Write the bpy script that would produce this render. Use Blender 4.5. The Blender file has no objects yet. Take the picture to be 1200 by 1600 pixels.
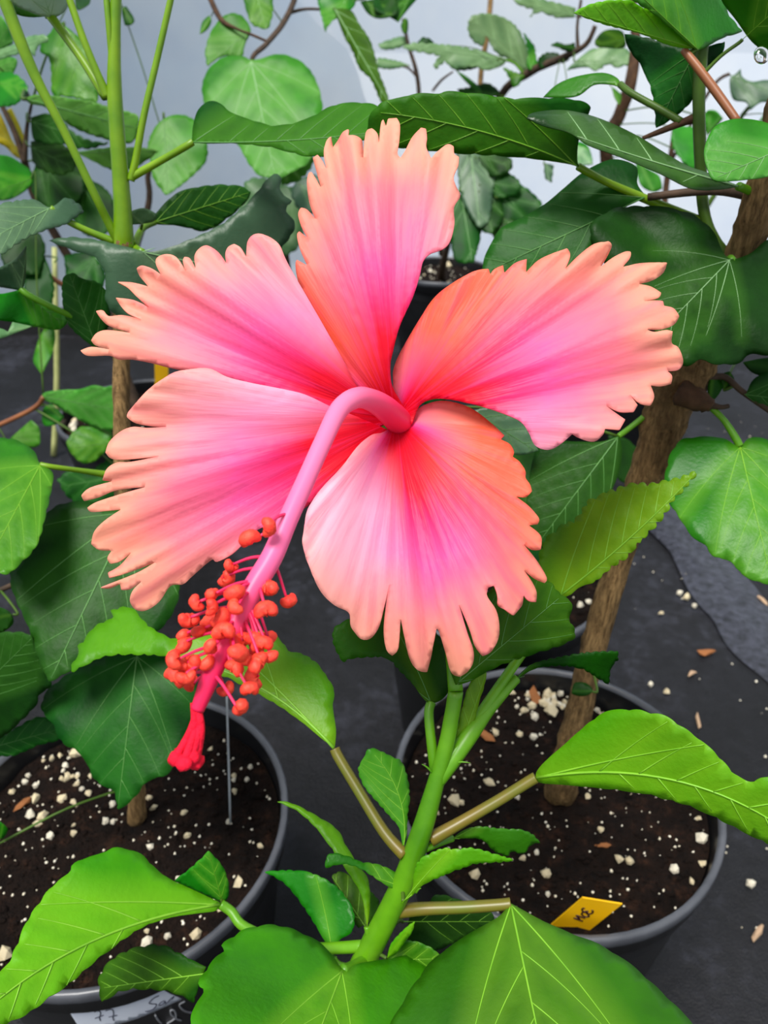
import bpy, math, random
import numpy as np
from mathutils import Vector, noise
from mathutils.geometry import delaunay_2d_cdt

# ------------------------------------------------------------------ camera
FPX = 1200.0                      # focal length in pixels of the 1200x1600 frame
PITCH = math.radians(32.0)        # the lens looks down by this much
CAM_H = 0.78                      # metres above the ground cloth
SP, CP = math.sin(PITCH), math.cos(PITCH)
scene = bpy.context.scene
cam_data = bpy.data.cameras.new('camera')
cam = bpy.data.objects.new('camera', cam_data)
scene.collection.objects.link(cam)
cam.location = (0, 0, CAM_H)
cam.rotation_euler = (math.pi/2 - PITCH, 0, 0)
cam_data.sensor_fit = 'VERTICAL'
cam_data.sensor_height = 36.0
cam_data.lens = 36.0*FPX/1600.0
cam_data.clip_start = 0.01
cam_data.dof.use_dof = True
cam_data.dof.focus_distance = 0.30
cam_data.dof.aperture_fstop = 16.0
scene.camera = cam
# ------------------------------------------------------------------ light
world = bpy.data.worlds.new('overcast_sky'); scene.world = world
world.use_nodes = True
bg = world.node_tree.nodes['Background']
bg.inputs[0].default_value = (0.86, 0.93, 1.0, 1)
bg.inputs[1].default_value = 0.62
sun_d = bpy.data.lights.new('sun', 'SUN'); sun_d.energy = 4.0; sun_d.angle = math.radians(22)
sun_d.color = (1.0, 0.97, 0.92)
sun = bpy.data.objects.new('sun', sun_d); scene.collection.objects.link(sun)
sun.rotation_euler = Vector((0.22, 0.35, -1.0)).to_track_quat('-Z', 'Y').to_euler()
vs = scene.view_settings
vs.view_transform = 'Standard'; vs.look = 'None'; vs.gamma = 1.0; vs.use_curve_mapping = False
vs.exposure = 0.28

rnd = random.Random(7)
# ------------------------------------------------------------------ helpers
def ray(px, py):
    u = (px-600.0)/FPX; v = (py-800.0)/FPX
    return np.array([u, CP - v*SP, -SP - v*CP])
def at(px, py, d):
    return np.array([0, 0, CAM_H]) + ray(px, py)*d
def at_z(px, py, z):
    r = ray(px, py); return np.array([0, 0, CAM_H]) + r*((z-CAM_H)/r[2])
def at_y(px, py, y):
    r = ray(px, py); return np.array([0, 0, CAM_H]) + r*(y/r[1])
def depth_of(p):
    return p[1]*CP - (p[2]-CAM_H)*SP
def at_many(q, d):
    u = (q[:, 0]-600)/FPX; v = (q[:, 1]-800)/FPX
    return np.stack([u*d, (CP - v*SP)*d, CAM_H + (-SP - v*CP)*d], 1)

ORIGIN = {}
def tag(o, label=None, cat=None, group=None, kind=None):
    if label: o['label'] = label
    if cat: o['category'] = cat
    if group: o['group'] = group
    if kind: o['kind'] = kind
    return o
def thing(name, loc, label, cat, group=None):
    o = bpy.data.objects.new(name, None); scene.collection.objects.link(o)
    o.empty_display_size = 0.02
    o.location = [float(c) for c in loc]; ORIGIN[o.name] = np.array(loc, float)
    return tag(o, label, cat, group)
def build(name, verts, faces, mat, parent=None, origin=None, smooth=True, attrs=None, solid=0.0):
    v = np.asarray(verts, float).reshape(-1, 3)
    if parent is not None: og = ORIGIN[parent.name]
    elif origin is not None: og = np.array(origin, float)
    else: og = np.zeros(3)
    me = bpy.data.meshes.new(name)
    me.from_pydata((v-og).tolist(), [], [tuple(int(i) for i in f) for f in faces])
    if smooth: me.polygons.foreach_set('use_smooth', [True]*len(me.polygons))
    if attrs:
        for k, a in attrs.items():
            at_ = me.attributes.new(k, 'FLOAT', 'POINT'); at_.data.foreach_set('value', np.asarray(a, np.float32))
    me.materials.append(mat)
    o = bpy.data.objects.new(name, me); scene.collection.objects.link(o)
    if parent is not None: o.parent = parent
    else: o.location = og.tolist()
    ORIGIN[o.name] = og
    if solid:
        m = o.modifiers.new('thickness', 'SOLIDIFY'); m.thickness = solid; m.offset = 0
    return o

def catmull(P, n=6, closed=False):
    P = np.asarray(P, float); N = len(P); out = []
    rng = range(N if closed else N-1)
    for i in rng:
        if closed: p0, p1, p2, p3 = P[(i-1) % N], P[i], P[(i+1) % N], P[(i+2) % N]
        else: p0, p1, p2, p3 = P[max(i-1, 0)], P[i], P[i+1], P[min(i+2, N-1)]
        for k in range(n):
            t = k/n
            out.append(0.5*((2*p1) + (p2-p0)*t + (2*p0-5*p1+4*p2-p3)*t*t + (3*p1-p0-3*p2+p3)*t**3))
    if not closed: out.append(P[-1])
    return np.array(out)
def tube(pts, radii, sides=8, smooth_n=4, caps=True, bump=0.0, seed=0, flat=1.0):
    """swept tube along world points; returns verts, faces"""
    P = np.asarray(pts, float); R = np.asarray(radii, float)
    if smooth_n > 1 and len(P) > 2:
        C = catmull(np.concatenate([P, R[:, None]], 1), smooth_n); P = C[:, :3]; R = np.maximum(C[:, 3], 1e-5)
    T = np.gradient(P, axis=0); T /= np.linalg.norm(T, axis=1)[:, None] + 1e-12
    a = np.array([0, 0, 1.0]) if abs(T[0][2]) < .9 else np.array([1.0, 0, 0])
    n = np.cross(T[0], a); n /= np.linalg.norm(n)
    V, F = [], []
    for i in range(len(P)):
        n = n - T[i]*np.dot(n, T[i]); n /= np.linalg.norm(n); b = np.cross(T[i], n)
        for k in range(sides):
            an = 2*math.pi*k/sides; r = R[i]
            if bump:
                r *= 1 + bump*noise.noise(Vector((math.cos(an)*2.2+seed, math.sin(an)*2.2, i*0.55)))
            V.append(P[i] + n*math.cos(an)*r + b*math.sin(an)*r*flat)
    for i in range(len(P)-1):
        for k in range(sides):
            k2 = (k+1) % sides
            F.append((i*sides+k, i*sides+k2, (i+1)*sides+k2, (i+1)*sides+k))
    if caps:
        F.append(tuple(range(sides-1, -1, -1))); F.append(tuple((len(P)-1)*sides+k for k in range(sides)))
    return V, F
def join(parts):
    V, F = [], []
    for v, f in parts:
        o = len(V); V.extend(v); F.extend([tuple(i+o for i in q) for q in f])
    return V, F
def lathe(profile, center, seg=64):
    V, F = [], []
    n = len(profile)
    for k in range(seg):
        a = 2*math.pi*k/seg
        for r, z in profile: V.append((center[0]+r*math.cos(a), center[1]+r*math.sin(a), z))
    for k in range(seg):
        k2 = (k+1) % seg
        for i in range(n-1): F.append((k*n+i, k2*n+i, k2*n+i+1, k*n+i+1))
    return V, F
def inside(Q, poly):
    Q = np.atleast_2d(Q); x, y = Q[:, 0][:, None], Q[:, 1][:, None]
    x1, y1 = poly[:, 0], poly[:, 1]; x2, y2 = np.roll(x1, -1), np.roll(y1, -1)
    c = ((y1 > y) != (y2 > y)) & (x < (x2-x1)*(y-y1)/(y2-y1+1e-12)+x1)
    return c.sum(1) % 2 == 1
def seg_dist(Q, A, B):
    """distance from each point to the nearest of the segments A-B"""
    out = np.full(len(Q), 1e9)
    d = B-A; L2 = (d**2).sum(1)+1e-12
    for s in range(0, len(Q), 400):
        q = Q[s:s+400]
        t = np.clip(((q[:, None]-A[None])*d[None]).sum(2)/L2, 0, 1)
        out[s:s+400] = np.sqrt((((A[None]+t[..., None]*d[None])-q[:, None])**2).sum(2).min(1))
    return out
def smooth_outline(pts, n=4, corner=65):
    """closed spline that keeps sharp corners"""
    P = np.asarray(pts, float); N = len(P)
    cor = []
    for i in range(N):
        a = P[i]-P[i-1]; b = P[(i+1) % N]-P[i]
        c = np.dot(a, b)/(np.linalg.norm(a)*np.linalg.norm(b)+1e-9)
        if math.degrees(math.acos(max(-1, min(1, c)))) > corner: cor.append(i)
    if not cor: return catmull(P, n, True)
    out = []
    for j, c0 in enumerate(cor):
        c1 = cor[(j+1) % len(cor)]
        idx = [c0]; k = c0
        while True:
            k = (k+1) % N; idx.append(k)
            if k == c1: break
        out.extend(catmull(P[idx], n)[:-1])
    return np.array(out)
def resample(poly, step):
    P = np.vstack([poly, poly[:1]]); d = np.linalg.norm(np.diff(P, axis=0), axis=1)
    s = np.concatenate([[0], np.cumsum(d)]); n = max(8, int(s[-1]/step))
    t = np.linspace(0, s[-1], n, endpoint=False)
    return np.stack([np.interp(t, s, P[:, 0]), np.interp(t, s, P[:, 1])], 1), t
def fill(outline, h, seed=0, extra=None):
    """triangulated sheet inside an outline: 2D points, faces"""
    lo, hi = outline.min(0), outline.max(0)
    g = []
    r = random.Random(seed)
    ny = int((hi[1]-lo[1])/(h*.87))+1; nx = int((hi[0]-lo[0])/h)+1
    for j in range(ny):
        for i in range(nx):
            g.append((lo[0]+(i+.5*(j % 2)+r.uniform(-.12, .12))*h, lo[1]+(j+r.uniform(-.12, .12))*h*.87))
    g = np.array(g) if g else np.zeros((0, 2))
    if len(g):
        g = g[inside(g, outline)]
    if len(g):
        g = g[seg_dist(g, outline, np.roll(outline, -1, 0)) > .45*h]
    if extra is not None and len(extra):
        extra = extra[inside(extra, outline)]
        extra = extra[seg_dist(extra, outline, np.roll(outline, -1, 0)) > .12*h]
        keep = []
        for p in extra:
            if all((p[0]-q[0])**2+(p[1]-q[1])**2 > (.3*h)**2 for q in keep): keep.append(p)
        extra = np.array(keep).reshape(-1, 2)
        if len(g) and len(extra):
            g = g[np.sqrt(((g[:, None]-extra[None])**2).sum(2)).min(1) > .5*h]
        g = np.vstack([g, extra]) if len(g) else extra
    allp = np.vstack([outline, g]) if len(g) else outline
    n = len(outline)
    edges = [(i, (i+1) % n) for i in range(n)]
    v, e, f, *_ = delaunay_2d_cdt([Vector(p) for p in allp.tolist()], edges, [], 1, 1e-4)
    V = np.array([tuple(p) for p in v]); F = [tuple(t) for t in f]
    cen = np.array([V[list(t)].mean(0) for t in F])
    ok = inside(cen, outline)
    return V, [t for t, k in zip(F, ok) if k]

# ------------------------------------------------------------------ materials
def lin(*rgb):
    return tuple(((c/255.0)/12.92 if c/255.0 <= .04045 else ((c/255.0+.055)/1.055)**2.4) for c in rgb)+(1,)
class NT:
    def __init__(s, name):
        s.m = bpy.data.materials.new(name); s.m.use_nodes = True
        s.t = s.m.node_tree; s.t.nodes.clear(); s.out = s.n('ShaderNodeOutputMaterial')
    def n(s, typ, **kw):
        nd = s.t.nodes.new(typ)
        for k, v in kw.items(): setattr(nd, k, v)
        return nd
    def l(s, a, b): s.t.links.new(a, b)
    def attr(s, name):
        a = s.n('ShaderNodeAttribute'); a.attribute_name = name; return a.outputs['Fac']
    def math(s, op, a, b=None, clamp=False):
        m = s.n('ShaderNodeMath', operation=op); m.use_clamp = clamp
        for i, x in enumerate((a, b)):
            if x is None: continue
            if isinstance(x, (int, float)): m.inputs[i].default_value = x
            else: s.l(x, m.inputs[i])
        return m.outputs[0]
    def mix(s, f, a, b, blend='MIX'):
        m = s.n('ShaderNodeMix', data_type='RGBA', blend_type=blend)
        for sock, x in ((m.inputs[0], f), (m.inputs[6], a), (m.inputs[7], b)):
            if isinstance(x, (int, float)): sock.default_value = x
            elif isinstance(x, tuple): sock.default_value = x
            else: s.l(x, sock)
        return m.outputs[2]
    def ramp(s, f, stops, interp='LINEAR'):
        r = s.n('ShaderNodeValToRGB'); cr = r.color_ramp; cr.interpolation = interp
        while len(cr.elements) < len(stops): cr.elements.new(0.5)
        for e, (p, c) in zip(cr.elements, stops): e.position = p; e.color = c if len(c) == 4 else c+(1,)
        s.l(f, r.inputs[0]); return r.outputs[0]
    def noise(s, scale, detail=3, vec=None, rough=.55):
        n = s.n('ShaderNodeTexNoise'); n.inputs['Scale'].default_value = scale
        n.inputs['Detail'].default_value = detail; n.inputs['Roughness'].default_value = rough
        if vec is None:
            tc = s.n('ShaderNodeTexCoord'); vec = tc.outputs['Object']
        s.l(vec, n.inputs['Vector']); return n.outputs['Fac']
    def bump(s, h, strength=.3, dist=.001):
        b = s.n('ShaderNodeBump'); b.inputs['Strength'].default_value = strength; b.inputs['Distance'].default_value = dist
        s.l(h, b.inputs['Height']); return b.outputs[0]
    def principled(s, col, rough=.5, spec=.5, normal=None, metallic=0):
        p = s.n('ShaderNodeBsdfPrincipled')
        if isinstance(col, tuple): p.inputs['Base Color'].default_value = col
        else: s.l(col, p.inputs['Base Color'])
        if isinstance(rough, (int, float)): p.inputs['Roughness'].default_value = rough
        else: s.l(rough, p.inputs['Roughness'])
        p.inputs['Specular IOR Level'].default_value = spec; p.inputs['Metallic'].default_value = metallic
        if normal is not None: s.l(normal, p.inputs['Normal'])
        return p
    def done(s, shader): s.l(shader, s.out.inputs[0]); return s.m
    def thin(s, p, col, fac, normal=None):
        t = s.n('ShaderNodeBsdfTranslucent')
        if isinstance(col, tuple): t.inputs[0].default_value = col
        else: s.l(col, t.inputs[0])
        m = s.n('ShaderNodeMixShader'); m.inputs[0].default_value = fac
        s.l(p.outputs[0], m.inputs[1]); s.l(t.outputs[0], m.inputs[2]); return m.outputs[0]

def leaf_mat(name, c1, c2, cv, rough=.38, spec=.5, trans=.3, tcol=None, halo=.55):
    k = NT(name)
    nz = k.noise(28, 4); fine = k.noise(420, 3)
    col = k.mix(k.ramp(nz, [(.35, (0, 0, 0)), (.68, (1, 1, 1))]), lin(*c1), lin(*c2))
    vd = k.attr('vd')
    h = k.math('MULTIPLY', k.math('SUBTRACT', 1.0, k.math('MULTIPLY', vd, 9.0, True), True), halo)
    col = k.mix(h, col, lin(*cv))
    oi = k.n('ShaderNodeObjectInfo')
    hs = k.n('ShaderNodeHueSaturation')
    k.l(k.math('ADD', .485, k.math('MULTIPLY', oi.outputs['Random'], .03)), hs.inputs['Hue'])
    k.l(k.math('ADD', .85, k.math('MULTIPLY', oi.outputs['Random'], .3)), hs.inputs['Value'])
    k.l(col, hs.inputs['Color']); col = hs.outputs[0]
    b = k.bump(k.math('ADD', k.math('MULTIPLY', fine, .5), k.math('MULTIPLY', nz, .5)), .4, .0012)
    p = k.principled(col, rough, spec, b)
    tc = k.mix(1.0, col, lin(*(tcol or (170, 225, 60))), 'MULTIPLY')
    tc = k.mix(.5, col, tc)
    return k.done(k.thin(p, tc, trans))
def plain(name, c1, c2=None, scale=60, rough=.5, spec=.5, bump=0, bdist=.001, trans=0, detail=4):
    k = NT(name)
    nz = k.noise(scale, detail)
    col = k.mix(k.ramp(nz, [(.3, (0, 0, 0)), (.7, (1, 1, 1))]), lin(*c1), lin(*(c2 or c1)))
    nb = k.bump(nz, bump, bdist) if bump else None
    p = k.principled(col, rough, spec, nb)
    return k.done(k.thin(p, col, trans)) if trans else k.done(p.outputs[0])

M = {}
M['bright'] = leaf_mat('young_leaf', (92, 166, 4), (70, 142, 4), (140, 192, 30), .42, .3, .35)
M['mid'] = leaf_mat('green_leaf', (44, 128, 6), (30, 104, 8), (104, 168, 40), .40, .3, .3)
M['lush'] = leaf_mat('lush_leaf', (66, 150, 4), (46, 124, 4), (120, 182, 36), .40, .3, .32)
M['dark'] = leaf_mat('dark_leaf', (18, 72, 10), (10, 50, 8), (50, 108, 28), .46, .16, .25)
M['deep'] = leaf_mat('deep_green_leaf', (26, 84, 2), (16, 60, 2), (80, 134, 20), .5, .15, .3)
M['grey'] = leaf_mat('grey_sheen_leaf', (60, 94, 66), (44, 78, 52), (96, 132, 90), .42, .4, .15)  # greyish sheen mixed into the green base colour
M['pale'] = leaf_mat('pale_leaf', (98, 144, 88), (68, 116, 62), (140, 178, 118), .4, .5, .3)
M['fresh'] = leaf_mat('backlit_leaf', (72, 152, 34), (50, 124, 26), (124, 182, 84), .44, .3, .4)
M['yellow'] = leaf_mat('yellowing_leaf', (226, 214, 20), (196, 196, 14), (236, 226, 90), .45, .4, .35, (255, 240, 80))
M['gloss'] = leaf_mat('wet_leaf', (22, 76, 16), (12, 54, 10), (76, 124, 56), .3, .32, .18)
M['white_sheen'] = leaf_mat('sheen_white_leaf', (206, 218, 212), (180, 200, 190), (190, 206, 190), .25, .6, .2)  # white reflection on a leaf, put into its base colour
M['vein_l'] = plain('light_vein', (128, 184, 46), (108, 168, 36), 80, .45)
M['vein_d'] = plain('dull_vein', (86, 140, 62), (70, 124, 54), 80, .45)
M['vein_p'] = plain('pale_vein', (140, 180, 124), (124, 168, 110), 80, .45)
M['stem'] = plain('green_stem', (104, 166, 18), (72, 132, 10), 40, .4, .5, .3, .0006, .1)
M['stem_y'] = plain('lime_stem', (128, 166, 12), (92, 138, 8), 40, .4, .5, .3, .0006, .1)
M['petiole'] = plain('bronzed_petiole', (118, 92, 32), (88, 108, 24), 26, .4, .5, .3, .0006)
M['red_petiole'] = plain('red_petiole', (150, 92, 52), (120, 70, 44), 40, .45)
def bark_mat():
    k = NT('bark'); tc = k.n('ShaderNodeTexCoord'); mp = k.n('ShaderNodeMapping'); mp.inputs['Scale'].default_value = (1, 1, .16)
    k.l(tc.outputs['Object'], mp.inputs['Vector'])
    a = k.noise(420, 6, mp.outputs[0], .7); b = k.noise(45, 3)
    col = k.mix(k.ramp(a, [(.34, (0, 0, 0)), (.66, (1, 1, 1))]), lin(84, 62, 36), lin(182, 146, 96))
    col = k.mix(k.ramp(b, [(.42, (0, 0, 0)), (.75, (1, 1, 1))]), col, lin(86, 66, 40))
    return k.done(k.principled(col, .85, .2, k.bump(a, 1.0, .003)).outputs[0])
M['bark'] = bark_mat()
M['stem_o'] = plain('olive_stem', (74, 104, 30), (54, 82, 20), 40, .45, .3, .3, .0006)
M['bark_d'] = plain('dark_bark', (92, 66, 46), (56, 40, 30), 90, .8, .2, .8, .003)
M['twig'] = plain('twig', (84, 66, 52), (48, 40, 32), 90, .7, .2, .5, .002)
M['cane'] = plain('cane', (176, 178, 116), (150, 156, 92), 50, .6)
M['pot'] = plain('black_pot_plastic', (26, 27, 30), (18, 19, 21), 30, .34, .5)
M['rim'] = plain('sheen_grey_pot_rim', (84, 86, 92), (64, 66, 72), 30, .38, .6)  # black plastic rim; its grey sheen is put into the base colour
M['perlite'] = plain('perlite', (238, 226, 196), (206, 186, 140), 300, .9, .2, .6, .001)
M['perlite_w'] = plain('white_perlite', (244, 238, 222), (222, 210, 180), 300, .9, .2, .6, .001)
M['chip'] = plain('bark_chip', (176, 116, 70), (136, 84, 50), 200, .8, .2, .6, .001)
M['dust'] = plain('dry_chip', (190, 160, 130), (150, 120, 92), 200, .8)
M['yellow_tag'] = plain('yellow_tag_plastic', (255, 196, 14), (248, 184, 8), 40, .4, .4)
M['white_tag'] = plain('white_label_paper', (226, 232, 244), (214, 220, 236), 40, .45, .4)
M['ink'] = plain('blue_black_ink', (28, 26, 60), (20, 20, 44), 40, .5)
M['ink_b'] = plain('brown_black_ink', (58, 18, 12), (40, 12, 8), 40, .5)
M['marker'] = plain('grey_marker', (150, 152, 158), (120, 122, 128), 200, .6)
M['rod'] = plain('clear_rod', (190, 196, 200), (150, 156, 160), 40, .2, .8)
M['column'] = None
def petal_mat():
    k = NT('petal')
    rad, edge, lat = k.attr('rad'), k.attr('edge'), k.attr('lat')
    cx = k.n('ShaderNodeCombineXYZ')
    k.l(k.math('MULTIPLY', lat, 6.5), cx.inputs[0]); k.l(k.math('MULTIPLY', rad, 1.3), cx.inputs[1]); k.l(k.attr('seed'), cx.inputs[2])
    streak = k.noise(1.7, 3, cx.outputs[0], .55)
    st = k.math('SUBTRACT', streak, .5)
    r2 = k.math('ADD', rad, k.math('MULTIPLY', st, .20))
    al = k.math('ABSOLUTE', lat)
    rr = k.math('ADD', r2, k.math('MULTIPLY', k.math('MULTIPLY', al, al), .34))
    col = k.ramp(rr, [(0.0, lin(214, 0, 30)), (.27, lin(240, 0, 46)), (.40, lin(246, 44, 116)), (.54, lin(248, 84, 156)),
                      (.70, lin(248, 118, 150)), (.90, lin(247, 142, 134)), (1.0, lin(250, 162, 136))])
    # salmon on the trailing half, pale with painted lavender sheen on the overlapping one
    warm = k.math('MULTIPLY', k.math('MULTIPLY', k.math('SUBTRACT', -.16, lat), 1.9, True), k.math('MULTIPLY', k.math('SUBTRACT', rad, .10), 4.5, True), True)
    col = k.mix(k.math('MULTIPLY', warm, k.attr('warmth')), col, lin(244, 96, 58))
    cool = k.math('MULTIPLY', k.math('MULTIPLY', k.math('SUBTRACT', lat, .22), 1.7, True), k.math('MULTIPLY', k.math('SUBTRACT', rad, .10), 4.0, True), True)
    ccol = k.ramp(rad, [(.2, lin(250, 196, 226)), (.5, lin(250, 190, 214)), (.75, lin(250, 178, 174))])
    col = k.mix(k.math('MULTIPLY', cool, .75), col, ccol)
    e = k.math('SUBTRACT', 1.0, k.math('MULTIPLY', edge, 2.0, True), True)
    e = k.math('MULTIPLY', e, k.math('MULTIPLY', k.math('SUBTRACT', rad, .45), 2.2, True))
    col = k.mix(k.math('MULTIPLY', e, .72), col, lin(252, 176, 146))
    col = k.mix(k.math('MULTIPLY', k.ramp(streak, [(.5, (0, 0, 0)), (.74, (1, 1, 1))]), .38), col, lin(244, 62, 136))
    b = k.bump(streak, .22, .004)
    p = k.principled(col, .5, .35, b)
    return k.done(k.thin(p, col, .3))
M['petal'] = petal_mat()
def column_mat():
    k = NT('staminal_column'); r = k.attr('rad')
    col = k.ramp(r, [(0, lin(232, 10, 60)), (.14, lin(244, 60, 112)), (.28, lin(248, 132, 176)), (.55, lin(248, 110, 164)), (.72, lin(244, 40, 100)), (1, lin(238, 16, 62))])
    p = k.principled(col, .4, .4); return k.done(k.thin(p, col, .15))
M['column'] = column_mat()
M['filament'] = plain('filament', (242, 56, 112), (236, 36, 92), 200, .45, .4, 0, .001, .15)
M['anther'] = plain('anther', (254, 84, 58), (242, 52, 44), 500, .55, .4, .5, .0008, .1)
M['stigma'] = plain('stigma', (232, 12, 52), (214, 4, 40), 600, .8, .3, .8, .001)

def soil_mat():
    k = NT('potting_soil')
    a = k.noise(70, 6, None, .7); b = k.noise(330, 3)
    col = k.ramp(a, [(.3, lin(8, 5, 4)), (.55, lin(26, 16, 11)), (.75, lin(58, 36, 24))])
    p = k.principled(col, .95, .15, k.bump(k.math('ADD', a, b), .9, .006)); return k.done(p.outputs[0])
M['soil'] = soil_mat()
def cloth_mat():
    k = NT('black_ground_cloth')
    a = k.noise(5, 5, None, .65); b = k.noise(60, 5, None, .7); c = k.noise(500, 2)
    col = k.ramp(k.math('ADD', k.math('MULTIPLY', a, .65), k.math('MULTIPLY', b, .35)),
                 [(.36, lin(6, 6, 8)), (.52, lin(20, 20, 24)), (.68, lin(50, 51, 60))])
    p = k.principled(col, .55, .3, k.bump(k.math('ADD', b, k.math('MULTIPLY', c, .6)), .6, .003)); return k.done(p.outputs[0])
M['cloth'] = cloth_mat()
M['cloth_fold'] = plain('creased_cloth', (58, 59, 70), (15, 15, 18), 90, .3, .6, .8, .003)
def film_mat(name, c1, c2):
    k = NT(name)
    a = k.noise(2.2, 4, None, .6)
    col = k.mix(k.ramp(a, [(.35, (0, 0, 0)), (.65, (1, 1, 1))]), lin(*c1), lin(*c2))
    p = k.principled(col, .45, .4)
    sh = k.thin(p, col, .94)
    tr = k.n('ShaderNodeBsdfTransparent'); mx = k.n('ShaderNodeMixShader'); mx.inputs[0].default_value = .16
    k.l(sh, mx.inputs[1]); k.l(tr.outputs[0], mx.inputs[2])
    return k.done(mx.outputs[0])
M['film'] = film_mat('milky_greenhouse_film', (244, 248, 253), (222, 232, 248))
M['added_shade_hedge'] = plain('added_hedge_leaves', (84, 112, 120), (56, 82, 96), 9, .8)
M['board'] = plain('black_base_board', (16, 16, 18), (10, 10, 12), 20, .7)

# ------------------------------------------------------------------ setting
GX, GY0, GY1 = 4.0, -1.5, 2.42
def floor():
    n, m = 80, 70; V, F = [], []
    for j in range(m+1):
        for i in range(n+1):
            x = -GX+2*GX*i/n; y = GY0+(GY1-GY0)*j/m
            V.append((x, y, -0.004+.004*noise.noise(Vector((x*3, y*3, 0)))))
    for j in range(m):
        for i in range(n): a = j*(n+1)+i; F.append((a, a+1, a+n+2, a+n+1))
    o = build('floor', V, F, M['cloth']); tag(o, 'black woven ground cloth with dusty grey streaks', None, None, 'structure')
    return o
fl = floor()
def film(name, x0, x1, y0, y1, mat, label):
    n, m = 60, 12; V, F = [], []
    for j in range(m+1):
        for i in range(n+1):
            x = x0+(x1-x0)*i/n; z = 2.4*j/m; y = y0+(y1-y0)*i/n
            V.append((x, y+.012*noise.noise(Vector((x*3, z*1.2, 5))), z))
    for j in range(m):
        for i in range(n): a = j*(n+1)+i; F.append((a, a+1, a+n+2, a+n+1))
    o = build(name, V, F, mat); o['kind'] = 'structure'; o['label'] = label
    return o
film('wall_back', -GX, GX, 2.40, 2.36, M['film'], 'hazy greenhouse film wall, blue-grey at left and glowing white at right')
def added_shade_hedge():  # made-up bulk added outside so the film dims towards the left
    n, m = 90, 30; V, F = [], []
    for j in range(m+1):
        for i in range(n+1):
            x = -5+5.35*i/n; z = (2.7+.5*noise.noise(Vector((x*1.7, 0, 8))))*min(1, max(.02, (.35-x)/2.1))*j/m
            x += .12*noise.noise(Vector((x*4, z*4, 7)))
            y = 2.95+.3*max(0, x+1.2)+.22*noise.noise(Vector((x*3, z*3, 1)))+.10*noise.noise(Vector((x*9, z*9, 4)))+.25*(j/m)**3
            V.append((x, y, z))
    k = len(V); V += [(x, 3.7, z) for x, _, z in V]
    for j in range(m):
        for i in range(n):
            a = j*(n+1)+i; F.append((a, a+1, a+n+2, a+n+1)); F.append((k+a, k+a+n+1, k+a+n+2, k+a+1))
    for j in range(m):
        for i in (0, n): a = j*(n+1)+i; F.append((a, a+n+1, k+a+n+1, k+a))
    for i in range(n): a = m*(n+1)+i; F.append((a, a+1, k+a+1, k+a))
    o = build('added_shade_hedge', V, F, M['added_shade_hedge'], None, (-2.4, 3.3, 0)); return tag(o, 'dark bulk added outside to dim the film wall at left', 'added_shade_hedge')
def box(x0, x1, y0, y1, z0, z1):
    V = [(x, y, z) for z in (z0, z1) for y in (y0, y1) for x in (x0, x1)]
    return V, [(0, 2, 3, 1), (4, 5, 7, 6), (0, 1, 5, 4), (2, 6, 7, 3), (0, 4, 6, 2), (1, 3, 7, 5)]
added_shade_hedge()
V, F = box(-20, 20, 2.42, 40, -.03, -.01)
o = build('floor_outside', V, F, plain('bounce_gravel', (226, 228, 230), (206, 208, 212), 40, .9), smooth=False); o['kind'] = 'structure'; o['label'] = 'outside ground, made pale to brighten the film wall'  # outside ground made pale so it bounces light onto the film
V, F = box(-GX, GX, 2.27, 2.31, -.003, .07)
o = build('baseboard_back', V, F, M['board'], smooth=False); o['kind'] = 'structure'; o['label'] = 'black board along the foot of the film wall'

# a shiny crease in the ground cloth right of the trunk
def crease():
    c = [at_z(x, y, 0) for x, y in ((1010, 770), (1060, 830), (1100, 880), (1150, 950), (1200, 1015), (1290, 1110))]
    C = catmull(np.array(c), 8); V, F = [], []
    w = [-.05, -.035, -.02, -.008, .004, .018, .035, .05]; hgt = [0, .004, .009, .011, .007, .009, .005, 0]
    T = np.gradient(C, axis=0); T /= np.linalg.norm(T, axis=1)[:, None]
    for i, p in enumerate(C):
        nrm = np.array([-T[i][1], T[i][0], 0])
        for ww, hh in zip(w, hgt):
            q = p+nrm*ww*(1+.5*noise.noise(Vector((i*.12, 3, 1))))
            V.append((q[0], q[1], hh*.6*(1+.8*noise.noise(Vector((i*.2, ww*40, 2))))-.0005))
    n = len(w)
    for i in range(len(C)-1):
        for k in range(n-1): F.append((i*n+k, i*n+k+1, (i+1)*n+k+1, (i+1)*n+k))
    o = build('cloth_crease', V, F, M['cloth_fold'], fl); return o
crease()

# ------------------------------------------------------------------ pots
RIM_Z, SOIL_Z, PR = 0.25, 0.226, 0.135
def rock_mesh(name, mat, seed, rough=.48):
    r = random.Random(seed)
    t = (1+5**.5)/2
    v = [(-1, t, 0), (1, t, 0), (-1, -t, 0), (1, -t, 0), (0, -1, t), (0, 1, t), (0, -1, -t), (0, 1, -t), (t, 0, -1), (t, 0, 1), (-t, 0, -1), (-t, 0, 1)]
    f = [(0, 11, 5), (0, 5, 1), (0, 1, 7), (0, 7, 10), (0, 10, 11), (1, 5, 9), (5, 11, 4), (11, 10, 2), (10, 7, 6), (7, 1, 8), (3, 9, 4), (3, 4, 2), (3, 2, 6), (3, 6, 8), (3, 8, 9), (4, 9, 5), (2, 4, 11), (6, 2, 10), (8, 6, 7), (9, 8, 1)]
    V = np.array(v)/math.sqrt(1+t*t)
    V = np.array([p*(1+r.uniform(-rough, rough*.7)) for p in V])
    me = bpy.data.meshes.new(name); me.from_pydata(V.tolist(), [], f); me.materials.append(mat)
    return me, V, f
ROCKS = [rock_mesh('perlite_grain', M['perlite'] if i % 2 else M['perlite_w'], i) for i in range(6)]
CHIP = rock_mesh('wood_chip', M['chip'], 50)
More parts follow.
